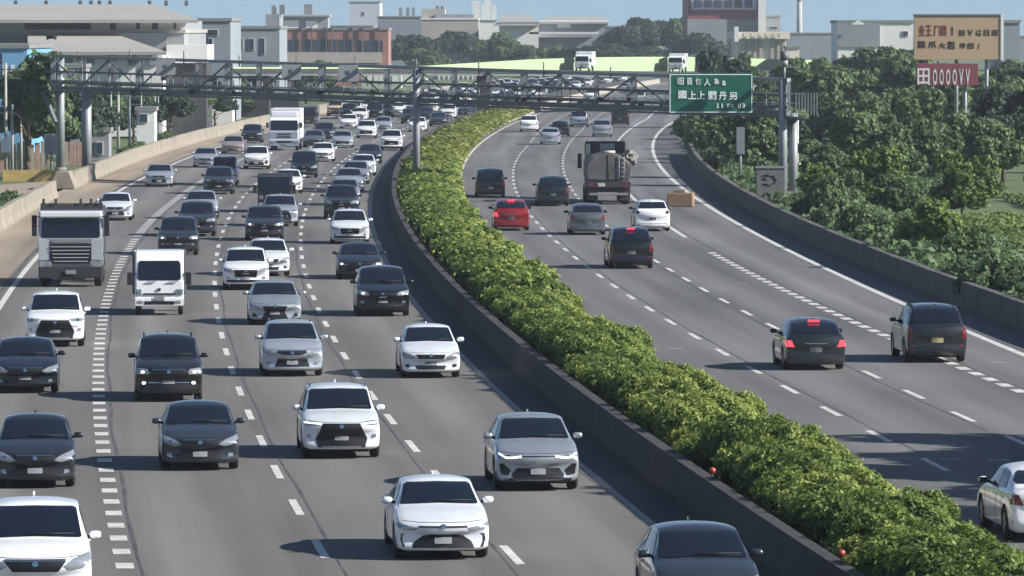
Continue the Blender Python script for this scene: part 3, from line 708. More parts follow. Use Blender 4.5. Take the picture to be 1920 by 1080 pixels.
# the median hedge: shrubs that grow into each other
def shrub_lumps(seed, ln=2.6, wd=1.25, h=1.75):
    g = random.Random(seed); out = [((0, 0, h * .42), (wd * .86, ln * 1.05, h * .50))]
    for i in range(10):
        r = g.uniform(.45, .75)
        out.append(((g.uniform(-.7, .7) * wd, g.uniform(-.9, .9) * ln, h * g.uniform(.42, .64)), (r, r * 1.3, r * .85)))
    return out
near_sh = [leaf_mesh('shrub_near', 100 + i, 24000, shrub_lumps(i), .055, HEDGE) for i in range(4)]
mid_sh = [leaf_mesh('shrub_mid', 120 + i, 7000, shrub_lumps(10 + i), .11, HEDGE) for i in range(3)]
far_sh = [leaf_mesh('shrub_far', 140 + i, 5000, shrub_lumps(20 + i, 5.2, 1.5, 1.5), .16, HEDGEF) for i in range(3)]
d = 84.0; i = 0
while d < 720:
    xc = (X('LR', d) + 2.05 + X('RL', d) - (.55 if d < 330 else .2)) / 2; w_ = (X('RL', d) - X('LR', d) - 2.5)
    me, step = (near_sh[i % 4], 3.5) if d < 200 else ((mid_sh[i % 3], 3.3) if d < 410 else (far_sh[i % 3], 8.5))
    for dm, lb in ((105, 'bright leafy median shrub at the bottom right corner of the picture'), (122, 'leafy median shrub level with the nearest white sedan'), (140, 'leafy median shrub level with the silver-grey crossover'), (165, 'leafy median shrub just beyond the silver-grey crossover'),
            (190, 'leafy median shrub level with the white sedan on the median edge line'), (215, 'leafy median shrub level with the black SUV with lit lamps'), (245, 'leafy median shrub level with the dark sedan behind the black SUV'), (275, 'leafy median shrub level with the white round-lamp hatchback'), (310, 'leafy median shrub left of the red hatchback'),
            (345, 'leafy median shrub left of the black van'), (385, 'leafy median shrub around the foot of the grey median post'), (430, 'leafy median shrub just beyond the foot of the grey median post'), (520, 'rounded yellow-green median shrub where the far hedge bends right'), (610, 'rounded yellow-green median shrub left of the far white SUV'), (999, 'small rounded median shrub at the very end of the hedge under the gantry')):
        if d < dm: break
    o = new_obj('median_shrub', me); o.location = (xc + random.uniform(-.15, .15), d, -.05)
    hs = random.uniform(.72, .86) if d > 260 else random.uniform(.68, 1.0)
    kx = max(.78, min(1.3, w_ / 2.6)) * random.uniform(.90, 1.10)
    if d > 410: kx *= 1.0; hs *= .95
    o.scale = (kx * (1 if i % 2 else -1), random.uniform(.95, 1.1), hs); o.rotation_euler = (0, 0, -math.atan(slope('LR', d)))
    tag(o, lb, 'shrub', 'shrubs of the median hedge'); d += step * random.uniform(.92, 1.08); i += 1
# little red reflector posts on the median wall
for k, (px, py, lb) in enumerate([(1335, 886, 'small red marker on the median wall in the lower right, the farther of two'), (1588, 1042, 'small red marker on the median wall at the bottom edge, the nearer of two')]):
    x, y = P(px, py, .95); r_ = thing('wall_marker', lb, 'marker', (X('LR', y) + 1.35, y, .79), group='red markers on the median wall')
    bm = bmesh.new(); bar(bm, (0, 0, 0), (0, 0, .14), .02, seg=6); finish(bm, 'post', TRIM, r_)
    bm = bmesh.new(); bar(bm, (0, -.02, .2), (0, .02, .2), .07, seg=12); finish(bm, 'reflector', mat('red_plastic', (.35, .05, .03), .5), r_)

# right-hand vegetation ------------------------------------------------
def trunk_mesh(h, r, seed, limbs=5, spread=1.6, top=None):
    g = random.Random(seed); bm = bmesh.new(); a = Vector((0, 0, -.2)); rr = r; pts = [a]
    for k in range(4):
        b = a + Vector((g.uniform(-.12, .12) * h * .25, g.uniform(-.12, .12) * h * .25, h / 4)); bar(bm, a, b, rr, rr * .8, seg=8); a = b; rr *= .8; pts.append(a)
    for k in range(limbs):
        t = g.choice(pts[2:]); an = g.uniform(0, 6.28); e = t + Vector((math.cos(an) * spread, math.sin(an) * spread, g.uniform(.4, 1.0) * spread))
        bar(bm, t, e, rr * .9, rr * .3, seg=6)
    bmesh.ops.recalc_face_normals(bm, faces=bm.faces)
    me = bpy.data.meshes.new('trunk'); bm.to_mesh(me); bm.free(); me.materials.append(BARK); return me
def tree_proto(seed, h, rad, m, leaf, n, nl=12):
    rng = random.Random(seed)
    class G:
        uniform = staticmethod(rng.uniform)
    l = lump_cloud(G, nl, (rad * .75, rad * .75, h * .52), rad * .30, rad * .52, h * .62, .82)
    return leaf_mesh('crown', seed, n, l, leaf, m, core=.72, spread=.20), trunk_mesh(h * .55, .05 * h ** .8, seed, spread=rad * .6)
TP = {
 'tree': [tree_proto(200 + i, 6.0, 2.6, TREEG, .20, 6500) for i in range(4)],
 'dark': [tree_proto(220 + i, 6.0, 2.8, TREED, .20, 6500) for i in range(2)],
 'bush': [(leaf_mesh('crown', 240 + i, 6000, [((random.Random(i*9+j).uniform(-1.2, 1.2), random.Random(i*7+j).uniform(-1.2, 1.2), random.Random(i*5+j).uniform(.4, 1.5)), (.8, .8, .7)) for j in range(9)], .12, TREEG, spread=.2), trunk_mesh(1.0, .06, i, 4, .6)) for i in range(3)],
 'bright': [(leaf_mesh('crown', 260, 8000, [((random.Random(j).uniform(-.9, .9), random.Random(j+50).uniform(-.9, .9), .5 + .25*j % 2.0), (.6, .6, .5)) for j in range(12)], .11, TREEB, core=.6, spread=.3), trunk_mesh(1.6, .06, 4, 5, .9))],
}
def place_tree(kind, x, y, s, label, group, sz=1.0, name=None):
    cr, tk = random.choice(TP[kind])
    r_ = thing(name or ('tree' if kind in ('tree', 'dark') else 'shrub'), label, 'tree' if kind in ('tree', 'dark') else 'shrub', (x, y, -.1), random.uniform(0, 6.28), group)
    c = new_obj('crown', cr, r_); t = new_obj('trunk', tk, r_); r_.scale = (s, s, s * sz)
    return r_
# undergrowth carpet: nobody could count it
def carpet(name, fx0, fx1, d0, d1, n, hmax, m, leaf, seed, fill=None):
    rng = np.random.default_rng(seed); dd = d0 + (d1 - d0) * rng.random(n) ** 1.2; a = np.array([fx0(q) for q in dd]); b = np.array([fx1(q) for q in dd])
    u = rng.random(n); xx = a + (b - a) * u
    hh = hmax * (.35 + .65 * np.abs(np.sin(xx * .55 + np.sin(dd * .12) * 2) * np.cos(dd * .17 + xx * .2))) * np.clip(u * 9 + .35, 0, 1)
    hh = np.where((dd > 316) & (dd < 352) & (u < .6), -.5, hh)
    p = np.stack([xx, dd, hh * rng.uniform(.45, 1.0, n) - .1], 1)
    nrm = rng.normal(0, .6, (n, 3)) + np.array([.0, -.4, .8]); nrm /= np.linalg.norm(nrm, axis=1)[:, None]
    t = np.cross(nrm, rng.normal(size=(n, 3))); t /= np.linalg.norm(t, axis=1)[:, None]; bb = np.cross(nrm, t)
    s = leaf * rng.uniform(.6, 1.5, n)[:, None]
    q = np.stack([p - t*s, p + bb*s*.6, p + t*s, p - bb*s*.6], 1).reshape(-1, 3)
    me = bpy.data.meshes.new(name); me.from_pydata([tuple(v) for v in q], [], [tuple(range(4*i, 4*i+4)) for i in range(n)])
    at_ = me.attributes.new('tint', 'FLOAT', 'FACE'); at_.data.foreach_set('value', list(np.clip(.4 + .2 * rng.normal(size=n) + .15*np.sin(xx*.4 + dd*.05), 0, 1)))
    me.materials.append(m); return new_obj(name, me)
tag(carpet('undergrowth', lambda d: XB(d) + .25, lambda d: XB(d) + (6.5 if d < 345 else 16), 175, 520, 90000, 1.5, TREEG, .19, 5), 'low creepers and weeds covering the ground right of the motorway', 'undergrowth', kind='stuff')
tag(carpet('meadow_grass', lambda d: XB(d) + 7, lambda d: XB(d) + 22, 235, 350, 90000, .40, TREEB, .17, 6), 'bright green open grass at the right edge of the picture', 'grass', kind='stuff')
def skyl(px):      # height of the leafy skyline over the right side, in picture rows
    return float(np.interp(px, [1260, 1300, 1400, 1470, 1530, 1600, 1660, 1720, 1800, 1850, 1920, 2100], [232, 205, 190, 140, 98, 84, 78, 105, 150, 130, 100, 90]))
rg = random.Random(11)
def desc(px, D):
    row = 'in the front rows ' if D < 380 else ('in the middle rows ' if D < 540 else 'in the back rows ')
    return row + desc2(px, D)
def desc2(px, D):
    if px < 1480: return 'left of the grey gantry leg'
    if px > 1700: return 'below the tan billboard'
    return 'between the white villa and the bright bush' if px > 1580 else 'right of the gantry leg'
for D, step, hmin, hmax in [(300, 3.6, 2.6, 3.6), (330, 4.0, 3.0, 4.4), (365, 4.2, 3.4, 5.0), (405, 4.4, 3.6, 5.4), (450, 4.6, 4.0, 6.0), (500, 5.0, 4.5, 6.5), (560, 5.2, 5, 8), (630, 5.5, 6, 9), (710, 6, 7, 10)]:
    x = XB(D) + 2.6
    while x < (D * 1150 / FPX) and x < 75:
        y = D + rg.uniform(-12, 12); px = 960 + x * FPX / y
        zt = CAMH - (skyl(px) - 54) * y / FPX
        h = min(rg.uniform(hmin, hmax), zt * rg.uniform(.9, 1.0))
        if D < 350 and 1385 < px < 1560: x += step; continue
        meadow = (250 < D < 345 and x > XB(D) + 6)
        if h > 1.2 and not meadow:
            k = 'tree' if rg.random() < .88 else 'dark'
            place_tree(k, x, y, h / 6.4 * 1.05, ('dark' if k == 'dark' else 'mid-green') + ' tree ' + desc(px, D), 'trees on the green slope at the right', sz=1 / 1.0)
        x += step * rg.uniform(.7, 1.15)
for px, py, s, k, lb in [(1752, 505, 1.05, 'bright', 'bright yellow-green bush just behind the right barrier'), (1545, 405, 1.0, 'bright', 'olive-green bush right of the gantry foot, above the dark one'), (1640, 400, 1.3, 'bright', 'pale green bush on the slope below the white villa'), (1810, 400, 1.2, 'bright', 'pale green bush left of the bright meadow'), (1480, 300, 1.4, 'bright', 'pale green bush seen between the gantry legs and the palms'), (1350, 300, 1.2, 'bright', 'yellowish bush below the green sign'), (1600, 447, .95, 'bush', 'dark rounded bush behind the barrier, right of the gantry foot'), (1660, 470, .9, 'bush', 'low olive bush behind the barrier, left of the bright yellow-green bush'),
        (1700, 488, .8, 'bush', 'small bush touching the left side of the bright yellow-green bush'), (1815, 515, .95, 'bush', 'dark bush right of the bright yellow-green bush behind the barrier'), (1880, 545, .8, 'bush', 'low bush by the right edge behind the barrier'), (1560, 425, 1.1, 'bush', 'dark bush beside the concrete apron at the gantry foot'),
        (1330, 290, 1.2, 'bush', 'green bush hanging over the barrier under the green sign, nearer one'), (1310, 262, 1.4, 'bush', 'green bush hanging over the barrier under the green sign, farther one'), (1375, 330, 1.1, 'bush', 'green bush left of the marked grey cabinet'), (1900, 580, .9, 'bush', 'pale green bush in the right corner of the slope')]:
    x, y = P(px, py); x = max(x, XB(y) + 1.5)
    place_tree(k, x, y + 2, s, lb, 'bushes behind the right barrier')
# dark big tree at the right edge
p = at(1925, 200, 395); t_ = place_tree('dark', p.x, 395, 1.25, 'big dark blue-green tree at the right edge beside the billboard', None)
p = at(1865, 240, 385); t_ = place_tree('dark', p.x, 385, .72, 'dark tree touching the right end of the crimson sign', None)
# banana palms
def palm(px, py, h, label, n=9, fl=2.6):
    x, y = P(px, py); r_ = thing('banana_palm', label, 'palm', (x, y, -.1), 0, 'pale-fronded palms on the slope')
    bm = bmesh.new(); bar(bm, (0, 0, 0), (.1, 0, h), .16, .09, seg=8); finish(bm, 'trunk', BARK, r_)
    g = random.Random(int(px))
    for i in range(n):
        an = 6.28 * i / n + g.uniform(-.3, .3); el = g.uniform(.5, 1.25); ln = fl * g.uniform(.8, 1.1); bm = bmesh.new(); pr = None
        w0 = .30
        for j in range(8):
            t = j / 7; rr = ln * t; up = math.sin(el) * rr - .55 * t * t * ln * math.cos(el) * 1.1; out = math.cos(el) * rr
            c = Vector((.1 + math.cos(an) * out, math.sin(an) * out, h + up)); sd = Vector((-math.sin(an), math.cos(an), 0)) * w0 * math.sin(math.pi * min(.97, .08 + t * .9))
            row = [bm.verts.new(c - sd + Vector((0, 0, -.06))), bm.verts.new(c + Vector((0, 0, .03))), bm.verts.new(c + sd + Vector((0, 0, -.06)))]
            if pr:
                for a in range(2): bm.faces.new((pr[a], pr[a+1], row[a+1], row[a]))
            pr = row
        o = finish(bm, 'frond', PALMG, r_, True); a_ = o.data.attributes.new('tint', 'FLOAT', 'FACE'); a_.data.foreach_set('value', [g.uniform(.35, .95)] * len(o.data.polygons))
for a in [(1592, 300, 3.0, 'tall pale-fronded palm on the slope, left of the others'), (1668, 322, 2.2, 'pale-fronded palm among bushes below the crimson sign'), (1745, 340, 2.0, 'small pale-fronded palm right of the gantry, in front of dark trees'), (1880, 345, 2.2, 'pale-fronded palm near the right edge under the big dark tree'), (1520, 330, 2.0, 'pale-fronded palm close behind the gantry leg')]: palm(*a)
# trees beyond the frame on the right whose shade falls on the near road
for x, y, s in [(25, 119, 1.75), (26.5, 125, 1.9), (25.5, 131, 1.85), (26, 137, 1.7)]:
    place_tree('tree', x, y, s, 'leafy tree outside the right edge shading the near lanes', 'trees outside the right edge')

# ------------------------------------------------------------------ far structures
def facade(name, label, cat, x0, x1, ytop, D, depth, wm, group=None, wins=None, roof=None, zb=-.1, wmat=None, frame=None, parapet=None):
    """building whose front spans picture columns x0..x1 and rises to row ytop at distance D; wins: list of (px0,py0,px1,py1)"""
    a = at(x0, ytop, D); b = at(x1, ytop, D); r_ = thing(name, label, cat, ((a.x + b.x) / 2, D, 0), 0, group); w = (b.x - a.x) / 2; h = a.z
    bm = bmesh.new(); box(bm, -w, w, 0, depth, zb, h); finish(bm, 'wall', wm, r_)
    rm = roof or ROOFG
    bm = bmesh.new(); box(bm, -w - .15, w + .15, -.15, depth + .15, h + .002, h + .35); finish(bm, 'roof_edge', rm, r_)
    for (p0, q0, p1, q1) in (wins or []):
        c0 = at(p0, q0, D); c1 = at(p1, q1, D); cx = (a.x + b.x) / 2
        bm = bmesh.new(); box(bm, c0.x - cx - .08, c1.x - cx + .08, -.10, .02, c1.z - .08, c0.z + .08); fr = finish(bm, 'window', frame or CREAMW, r_)
        bm = bmesh.new(); box(bm, c0.x - cx, c1.x - cx, -.13, -.09, c1.z, c0.z); finish(bm, 'pane', wmat or PANE, fr)
    return r_, w, h
ROOFG = mat('roof_sheet_grey', (.22, .225, .22), .7, noise=(.15, .2)); CREAMW = mat('window_frame_pale', (.5, .5, .48), .6)
PANE = mat('far_window_pane', (.03, .045, .07), .2)
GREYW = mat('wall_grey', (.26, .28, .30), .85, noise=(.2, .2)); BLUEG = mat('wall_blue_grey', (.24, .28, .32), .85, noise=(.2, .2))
WHITEW = mat('wall_white', (.74, .74, .72), .8, noise=(.15, .15)); TANW = mat('wall_tan', (.40, .37, .33), .85, noise=(.15, .2))
BRICK = mat('wall_red_brown', (.31, .16, .13), .85, noise=(.3, .3)); BLUEW = mat('wall_sky_blue', (.15, .35, .55), .7, noise=(.2, .12))
MAROON = mat('panel_maroon', (.22, .055, .07), .7, noise=(.3, .2)); CREAM = mat('wall_cream', (.74, .69, .58), .8, noise=(.3, .2))
ROOFL = mat('roof_sheet_light', (.36, .355, .33), .6, noise=(.1, .15)); DARKW = mat('dark_cladding', (.05, .055, .06), .8, noise=(.3, .4))
STEEL = mat('galvanised_steel', (.27, .29, .31), .55, .3, noise=(.8, .25)); STEELD = mat('dark_steel', (.13, .145, .16), .6, .2, noise=(.8, .3)); PANELG = mat('grey_panel', (.26, .28, .29), .6)
PGREEN = mat('pale_green_barrier', (.33, .45, .26), .7, noise=(.08, .14))
# grey-roofed factory at the left
D = 560
r_, w, h = facade('factory', 'long factory with two stepped grey sheet roofs behind the left end of the gantry', 'factory', 0-160, 345, 62, D, 40, GREYW,
   wins=[(54, 38+24, 88, 61+20)], roof=ROOFL)
cx = r_.location.x
def slab(parent, px0, px1, y0, y1, yh0, D0, D1, m, name, px0b=None, px1b=None, th=.3):
    """sloping roof: eave at row y1 and distance D0, ridge at row y0 and D1"""
    a = at(px0, y1, D0); b = at(px1, y1, D0); c = at(px1b if px1b is not None else px1, y0, D1); d = at(px0b if px0b is not None else px0, y0, D1)
    bm = bmesh.new(); o = Vector(parent.location); T = [bm.verts.new(v - o) for v in (a, b, c, d)]; Bt = [bm.verts.new(v - o - Vector((0, 0, th))) for v in (a, b, c, d)]
    bm.faces.new(T); bm.faces.new(Bt[::-1])
    for i in range(4): bm.faces.new((T[i], T[(i+1) % 4], Bt[(i+1) % 4], Bt[i]))
    return finish(bm, name, m, parent)
slab(r_, -160, 372, 8, 37, 0, D - 3, D + 30, ROOFL, 'upper_roof', px1b=290)
slab(r_, 52, 312, 63, 97, 0, D - 12, D - 1, ROOFL, 'lower_roof', px1b=215)
def panel(parent, px0, py0, px1, py1, D_, dep, m, name, zb=None):
    o = Vector(parent.location); a = at(px0, py0, D_) - o; b = at(px1, py1, D_) - o
    bm = bmesh.new(); box(bm, a.x, b.x, D_ - o.y, D_ - o.y + dep, b.z if zb is None else zb, a.z); return finish(bm, name, m, parent)
panel(r_, -160, 39, 348, 62.5, D + 1, 30, GREYW, 'clerestory_wall')
panel(r_, 54, 98, 305, 130, D - 10, 9.5, WHITEW, 'front_wall', zb=0)
for a, b, m in [(0, 46, WHITEW), (56, 125, STEELD), (132, 168, STEELD), (170, 206, WHITEW), (218, 255, WHITEW), (262, 285, WHITEW), (296, 326, WHITEW), (330, 347, WHITEW)]:
    panel(r_, a, 41, b, 60, D + .6, .35, m, 'wall_panel')
for a in (29, 86, 150, 170, 186, 206, 280, 311, 349): panel(r_, a - 3, 1, a + 3, 11, D + 32, 1.2, STEELD, 'roof_vent')
panel(r_, 206, 62, 314, 95, D - .6, .5, GREYW, 'gable'); panel(r_, 312, 84, 389, 118, D - 5, 12, WHITEW, 'white_annex'); panel(r_, 314, 118.3, 387, 140, D - 4.6, 11, DARKW, 'annex_base', zb=0)
for a in (60, 90, 120, 160, 200, 240, 280): panel(r_, a, 103, a + 16, 122, D - 10.2, .15, GREYW, 'window')
r_, w, h = facade('blue_building', 'bright sky-blue building wall at the left edge of the picture', 'building', -120, 51, 91, 470, 25, BLUEW)
for a, b in ((5, 14), (20, 27)): panel(r_, a, 122, b, 172, 469.9, .08, WHITEW, 'painted_sign')
panel(r_, -40, 100, 4, 121, 469.9, .08, PANE, 'window')
facade('grey_building', 'pale grey flat-roofed building between the factory and the block with rooftop tanks', 'building', 372, 432, 40, 640, 25, BLUEG, wins=[(385, 56, 408, 66), (392, 72, 398, 84)])
r_, w, h = facade('blue_grey_building', 'blue-grey building with two tall windows and rooftop tanks', 'building', 430, 524, 54, 730, 25, BLUEG, wins=[(445, 73, 455, 92), (467, 73, 476, 93), (491, 72, 496, 101)])
panel(r_, 498, 27, 524, 56, 732, 12, GREYW, 'stair_tower')
for a, b, y in ((509, 516, 10), (524, 534, 9)): panel(r_, a, y, b, 27, 733, 3, STEEL, 'water_tank')
r_, w, h = facade('red_brown_building', 'red-brown two-storey building with a row of dark windows', 'building', 524, 728, 56, 1050, 25, BRICK,
   wins=[(529, 74, 560, 96), (568, 74, 583, 96), (588, 74, 615, 96), (621, 74, 632, 98), (635, 74, 661, 98), (668, 75, 678, 98), (682, 76, 709, 101), (713, 76, 718, 101)], frame=mat('brown_frame', (.25, .15, .13), .8))
panel(r_, 526, 30, 615, 58, 1056, 12, GREYW, 'rooftop_room'); panel(r_, 570, 8, 586, 27, 1058, 4, STEEL, 'water_tank'); panel(r_, 524, 28, 618, 31, 1055, 14, ROOFL, 'rooftop_slab')
panel(r_, 532, 38, 560, 54, 1055.8, .3, WHITEW, 'rooftop_unit'); panel(r_, 573, 39, 594, 54, 1055.8, .3, WHITEW, 'rooftop_unit'); panel(r_, 524, 98, 716, 118, 1049, .8, TANW, 'base_wall')
for a in (535, 565, 584, 612, 622, 661, 680, 710): panel(r_, a - 1, 50, a + 1, 115, 1049.6, .2, STEELD, 'downpipe')
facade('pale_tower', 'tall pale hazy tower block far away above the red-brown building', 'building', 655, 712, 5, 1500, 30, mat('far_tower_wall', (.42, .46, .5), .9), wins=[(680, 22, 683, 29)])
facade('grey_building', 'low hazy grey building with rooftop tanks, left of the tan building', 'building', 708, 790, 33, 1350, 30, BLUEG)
r_, w, h = facade('tan_building', 'tan factory building with a flat white roof edge behind the round trees', 'building', 790, 897, 37, 1300, 40, TANW, roof=WHITEW)
panel(r_, 790, 17, 834, 38, 1305, 20, TANW, 'upper_block'); panel(r_, 816, 27, 888, 38, 1302, 10, STEEL, 'upper_wall')
for a in (751, 764, 775, 820, 829): panel(r_, a - 3, 14 if a < 800 else 11, a + 3, 32 if a < 800 else 17, 1352, 3, STEEL, 'tank')
r_, w, h = facade('white_silo_block', 'white factory silos rising beside a curved white chute on the skyline', 'silo', 886, 940, 40, 1400, 12, WHITEW)
for a, b, y in ((886, 900, 2), (902, 908, 8), (908, 920, 0), (922, 930, 10)): panel(r_, a, y, b, 42, 1402, 5, WHITEW, 'silo')
a = at(930, 40, 955) - Vector(r_.location); b = at(939, 14, 955) - Vector(r_.location)
r_, w, h = facade('white_warehouse', 'big white warehouse with a sloping gable behind the trees', 'warehouse', 936, 1010, 44, 1280, 40, WHITEW)
slab(r_, 925, 1012, 28, 46, 0, 1278, 1318, ROOFL, 'roof', px0b=940, px1b=995)
r_, w, h = facade('grey_warehouse', 'wide grey warehouse with a small white sign on its wall', 'warehouse', 1010, 1140, 41, 1300, 40, GREYW, roof=WHITEW)
slab(r_, 1010, 1142, 31, 42, 0, 1299, 1330, ROOFL, 'roof', px0b=1028, px1b=1135); panel(r_, 1045, 43, 1070, 52, 1299.7, .2, WHITEW, 'wall_sign'); panel(r_, 992, 60, 1122, 64, 1280, 14, WHITEW, 'canopy'); panel(r_, 1005, 70, 1110, 80, 1285, 10, GREYW, 'lower_wall', zb=0)
# hazy skyline strip of low buildings beyond
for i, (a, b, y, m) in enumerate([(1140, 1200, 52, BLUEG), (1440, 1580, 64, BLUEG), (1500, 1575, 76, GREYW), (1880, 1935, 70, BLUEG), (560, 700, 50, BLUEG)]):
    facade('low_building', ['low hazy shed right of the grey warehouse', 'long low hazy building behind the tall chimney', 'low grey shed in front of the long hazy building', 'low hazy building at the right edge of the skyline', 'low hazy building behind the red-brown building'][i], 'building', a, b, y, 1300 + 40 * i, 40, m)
# maroon building with the window band
r_, w, h = facade('maroon_building', 'tall maroon building with a white band of windows cut by the top edge', 'building', 1290, 1422, -40, 1220, 40, MAROON)
panel(r_, 1289, 36, 1423, 62, 1219.6, .3, GREYW, 'lower_wall', zb=0); panel(r_, 1422, -40, 1436, 62, 1218, 26, WHITEW, 'white_pilaster', zb=0); panel(r_, 1296, -30, 1419, 18, 1219.5, .3, mat('pale_lilac_frame', (.50, .52, .62), .7), 'window_band')
for i in range(6): panel(r_, 1301 + 19 * i, 0, 1315.5 + 19 * i, 14.5, 1219.3, .15, PANE, 'window')
r_, w, h = facade('grey_building', 'small grey building with a rooftop frame, right of the maroon building', 'building', 1436, 1463, 32, 1230, 12, GREYW, wins=[(1442, 50, 1458, 54)])
r_, w, h = facade('cream_building', 'cream building with vertical fins and a parapet below the maroon building', 'building', 1381, 1474, 68, 900, 20, CREAM)
panel(r_, 1373, 60, 1481, 73, 899, 20, CREAM, 'parapet'); panel(r_, 1377, 50, 1385, 78, 898.6, 1, WHITEW, 'corner_post')
for a in (1390, 1402, 1413, 1424, 1445, 1457, 1466): panel(r_, a, 75, a + 6, 118, 899.6, .4, TANW, 'fin')
for a in (1391, 1405, 1420, 1433, 1446, 1458): panel(r_, a, 63, a + 4, 71, 898.7, .12, TANW, 'vent')
facade('cream_building', 'small cream house beside the gantry camera mast', 'house', 1476, 1499, 91, 880, 10, CREAM, wins=[(1483, 112, 1487, 116)]); 
r_ = thing('chimney', 'tall slender grey factory chimney standing alone on the skyline', 'chimney', (at(1499, 60, 1500).x, 1500, 0)); zt = at(1499, 2, 1500).z
bm = bmesh.new(); bar(bm, (0, 0, 0), (0, 0, zt), .85, .62, seg=20); finish(bm, 'shaft', mat('chimney_concrete', (.35, .37, .38), .9, noise=(.1, .15)), r_)
bm = bmesh.new(); bar(bm, (0, 0, zt), (0, 0, zt + .4), .72, seg=20); finish(bm, 'rim', STEEL, r_)
r_, w, h = facade('white_house', 'white villa with a small ornamental gable on the wooded rise', 'house', 1571, 1712, 43, 760, 16, WHITEW, wins=[(1600, 51, 1615, 66), (1694, 59, 1702, 67), (1583, 55, 1588, 77)])
panel(r_, 1571, 43.5, 1650, 88, 759.8, .2, GREYW, 'grey_shade_panel')  # grey panel paints shade over this half of the white front
o = Vector(r_.location); bm = bmesh.new(); pts = [(1598, 46), (1598, 43), (1603, 42), (1606, 39), (1609, 37.5), (1612, 39), (1615, 42), (1620, 43), (1620, 46)]
prism(bm, [((at(a, b, 759) - o).x, (at(a, b, 759) - o).z) for a, b in pts], -1.2, -.9); finish(bm, 'gable', WHITEW, r_)
facade('grey_tower', 'grey block standing behind the right side of the tan billboard', 'building', 1878, 1912, 43, 700, 12, BLUEG)
# billboards
FONT = None
def text(s, parent, h, x, y, z, m, name='lettering', align='LEFT', w=None):
    c = bpy.data.curves.new(name, 'FONT'); c.body = s; c.size = h; c.extrude = .012; c.align_x = align; c.resolution_u = 2; c.offset = h * .02
    t = bpy.data.objects.new(name, c); COL.objects.link(t)
    dg = bpy.context.evaluated_depsgraph_get(); me = bpy.data.meshes.new_from_object(t.evaluated_get(dg)); bpy.data.objects.remove(t); bpy.data.curves.remove(c)
    o = new_obj(name, me, parent); me.materials.clear(); me.materials.append(m)
    if len(me.vertices):
        xs = [v.co.x for v in me.vertices]; ys = [v.co.y for v in me.vertices]; x0, x1, y0, y1 = min(xs), max(xs), min(ys), max(ys)
        for v in me.vertices: v.co = Vector(((v.co.x - x0) * ((w / (x1 - x0)) if w else 1), -v.co.z, (v.co.y - y0) * h / (y1 - y0)))
    o.location = (x, y, z); return o
def signtext(parent, D_, s, px0, py0, px1, py1, m, off=.016):
    o = Vector(parent.location); a = at(px0, py1, D_) - o; b = at(px1, py0, D_) - o
    return text(s, parent, b.z - a.z, a.x, D_ - o.y - off, a.z, m, w=b.x - a.x)
D = 470
a = at(1714, 30, D); b = at(1876, 112, D); r_ = thing('billboard', 'large tan billboard with red-brown and dark characters above the trees', 'billboard', ((a.x + b.x) / 2, D, 0))
TANB = mat('billboard_tan', (.44, .32, .20), .7, noise=(.2, .12)); w = (b.x - a.x) / 2
bm = bmesh.new(); box(bm, -w, w, 0, .5, b.z, a.z, bev=.02); finish(bm, 'board', TANB, r_)
bm = bmesh.new(); box(bm, w + .003, w + .25, -.05, .6, b.z - .05, a.z + .05); finish(bm, 'side_frame', WHITEW, r_)
bm = bmesh.new(); box(bm, -w - .05, w, -.06, .56, a.z + .003, a.z + .14); finish(bm, 'top_frame', STEELD, r_)
for x in (-w * .7, 0, w * .7):
    bm = bmesh.new(); bar(bm, (x, .9, -.1), (x, .9, a.z - .2), .16, seg=8); finish(bm, 'post', STEEL, r_)
INKR = mat('sign_ink_red', (.17, .035, .03), .7); INKD = mat('sign_ink_dark', (.03, .02, .015), .7); INKW = mat('sign_ink_white', (.62, .60, .60), .6)
signtext(r_, D, '圭', 1724, 47, 1734, 67, INKR); signtext(r_, D, '王', 1737, 47, 1747, 67, INKR); signtext(r_, D, '厂', 1752, 48, 1760, 68, INKR); signtext(r_, D, '建', 1761, 47, 1776, 67, INKR)
signtext(r_, D, 'I', 1785, 50, 1787, 66, INKD)
for i, c in enumerate('旧VG日田'): signtext(r_, D, c, 1799 + 15.5 * i, 56, 1809 + 15.5 * i, 67, INKD)
for c, x0_, x1_, y0_, y1_ in [('圖', 1722, 1735, 77, 90), ('爪', 1741, 1756, 77, 90), ('火', 1761, 1774, 80, 91), ('囚', 1778, 1790, 78, 92), ('叩', 1801, 1810, 81, 91), ('四', 1815, 1826, 81, 91), ('/', 1834, 1837, 82, 92)]: signtext(r_, D, c, x0_, y0_, x1_, y1_, INKD)
a = at(1718, 119, D - 6); b = at(1834, 160, D - 6); r_ = thing('billboard', 'dark crimson sign with big white characters under the tan billboard', 'billboard', ((a.x + b.x) / 2, D - 6, 0)); w = (b.x - a.x) / 2
bm = bmesh.new(); box(bm, -w, w, 0, .4, b.z, a.z, bev=.02); finish(bm, 'board', MAROON, r_)
for x in (-w * .6, w * .6):
    bm = bmesh.new(); bar(bm, (x, .6, -.1), (x, .6, a.z - .2), .14, seg=8); finish(bm, 'post', STEEL, r_)
signtext(r_, D - 6, '田', 1720, 128, 1743, 159, INKW)
for i, c in enumerate('OOOOVV'): signtext(r_, D - 6, c, 1749 + 12.3 * i, 129, 1757 + 12.3 * i, 160, INKW)

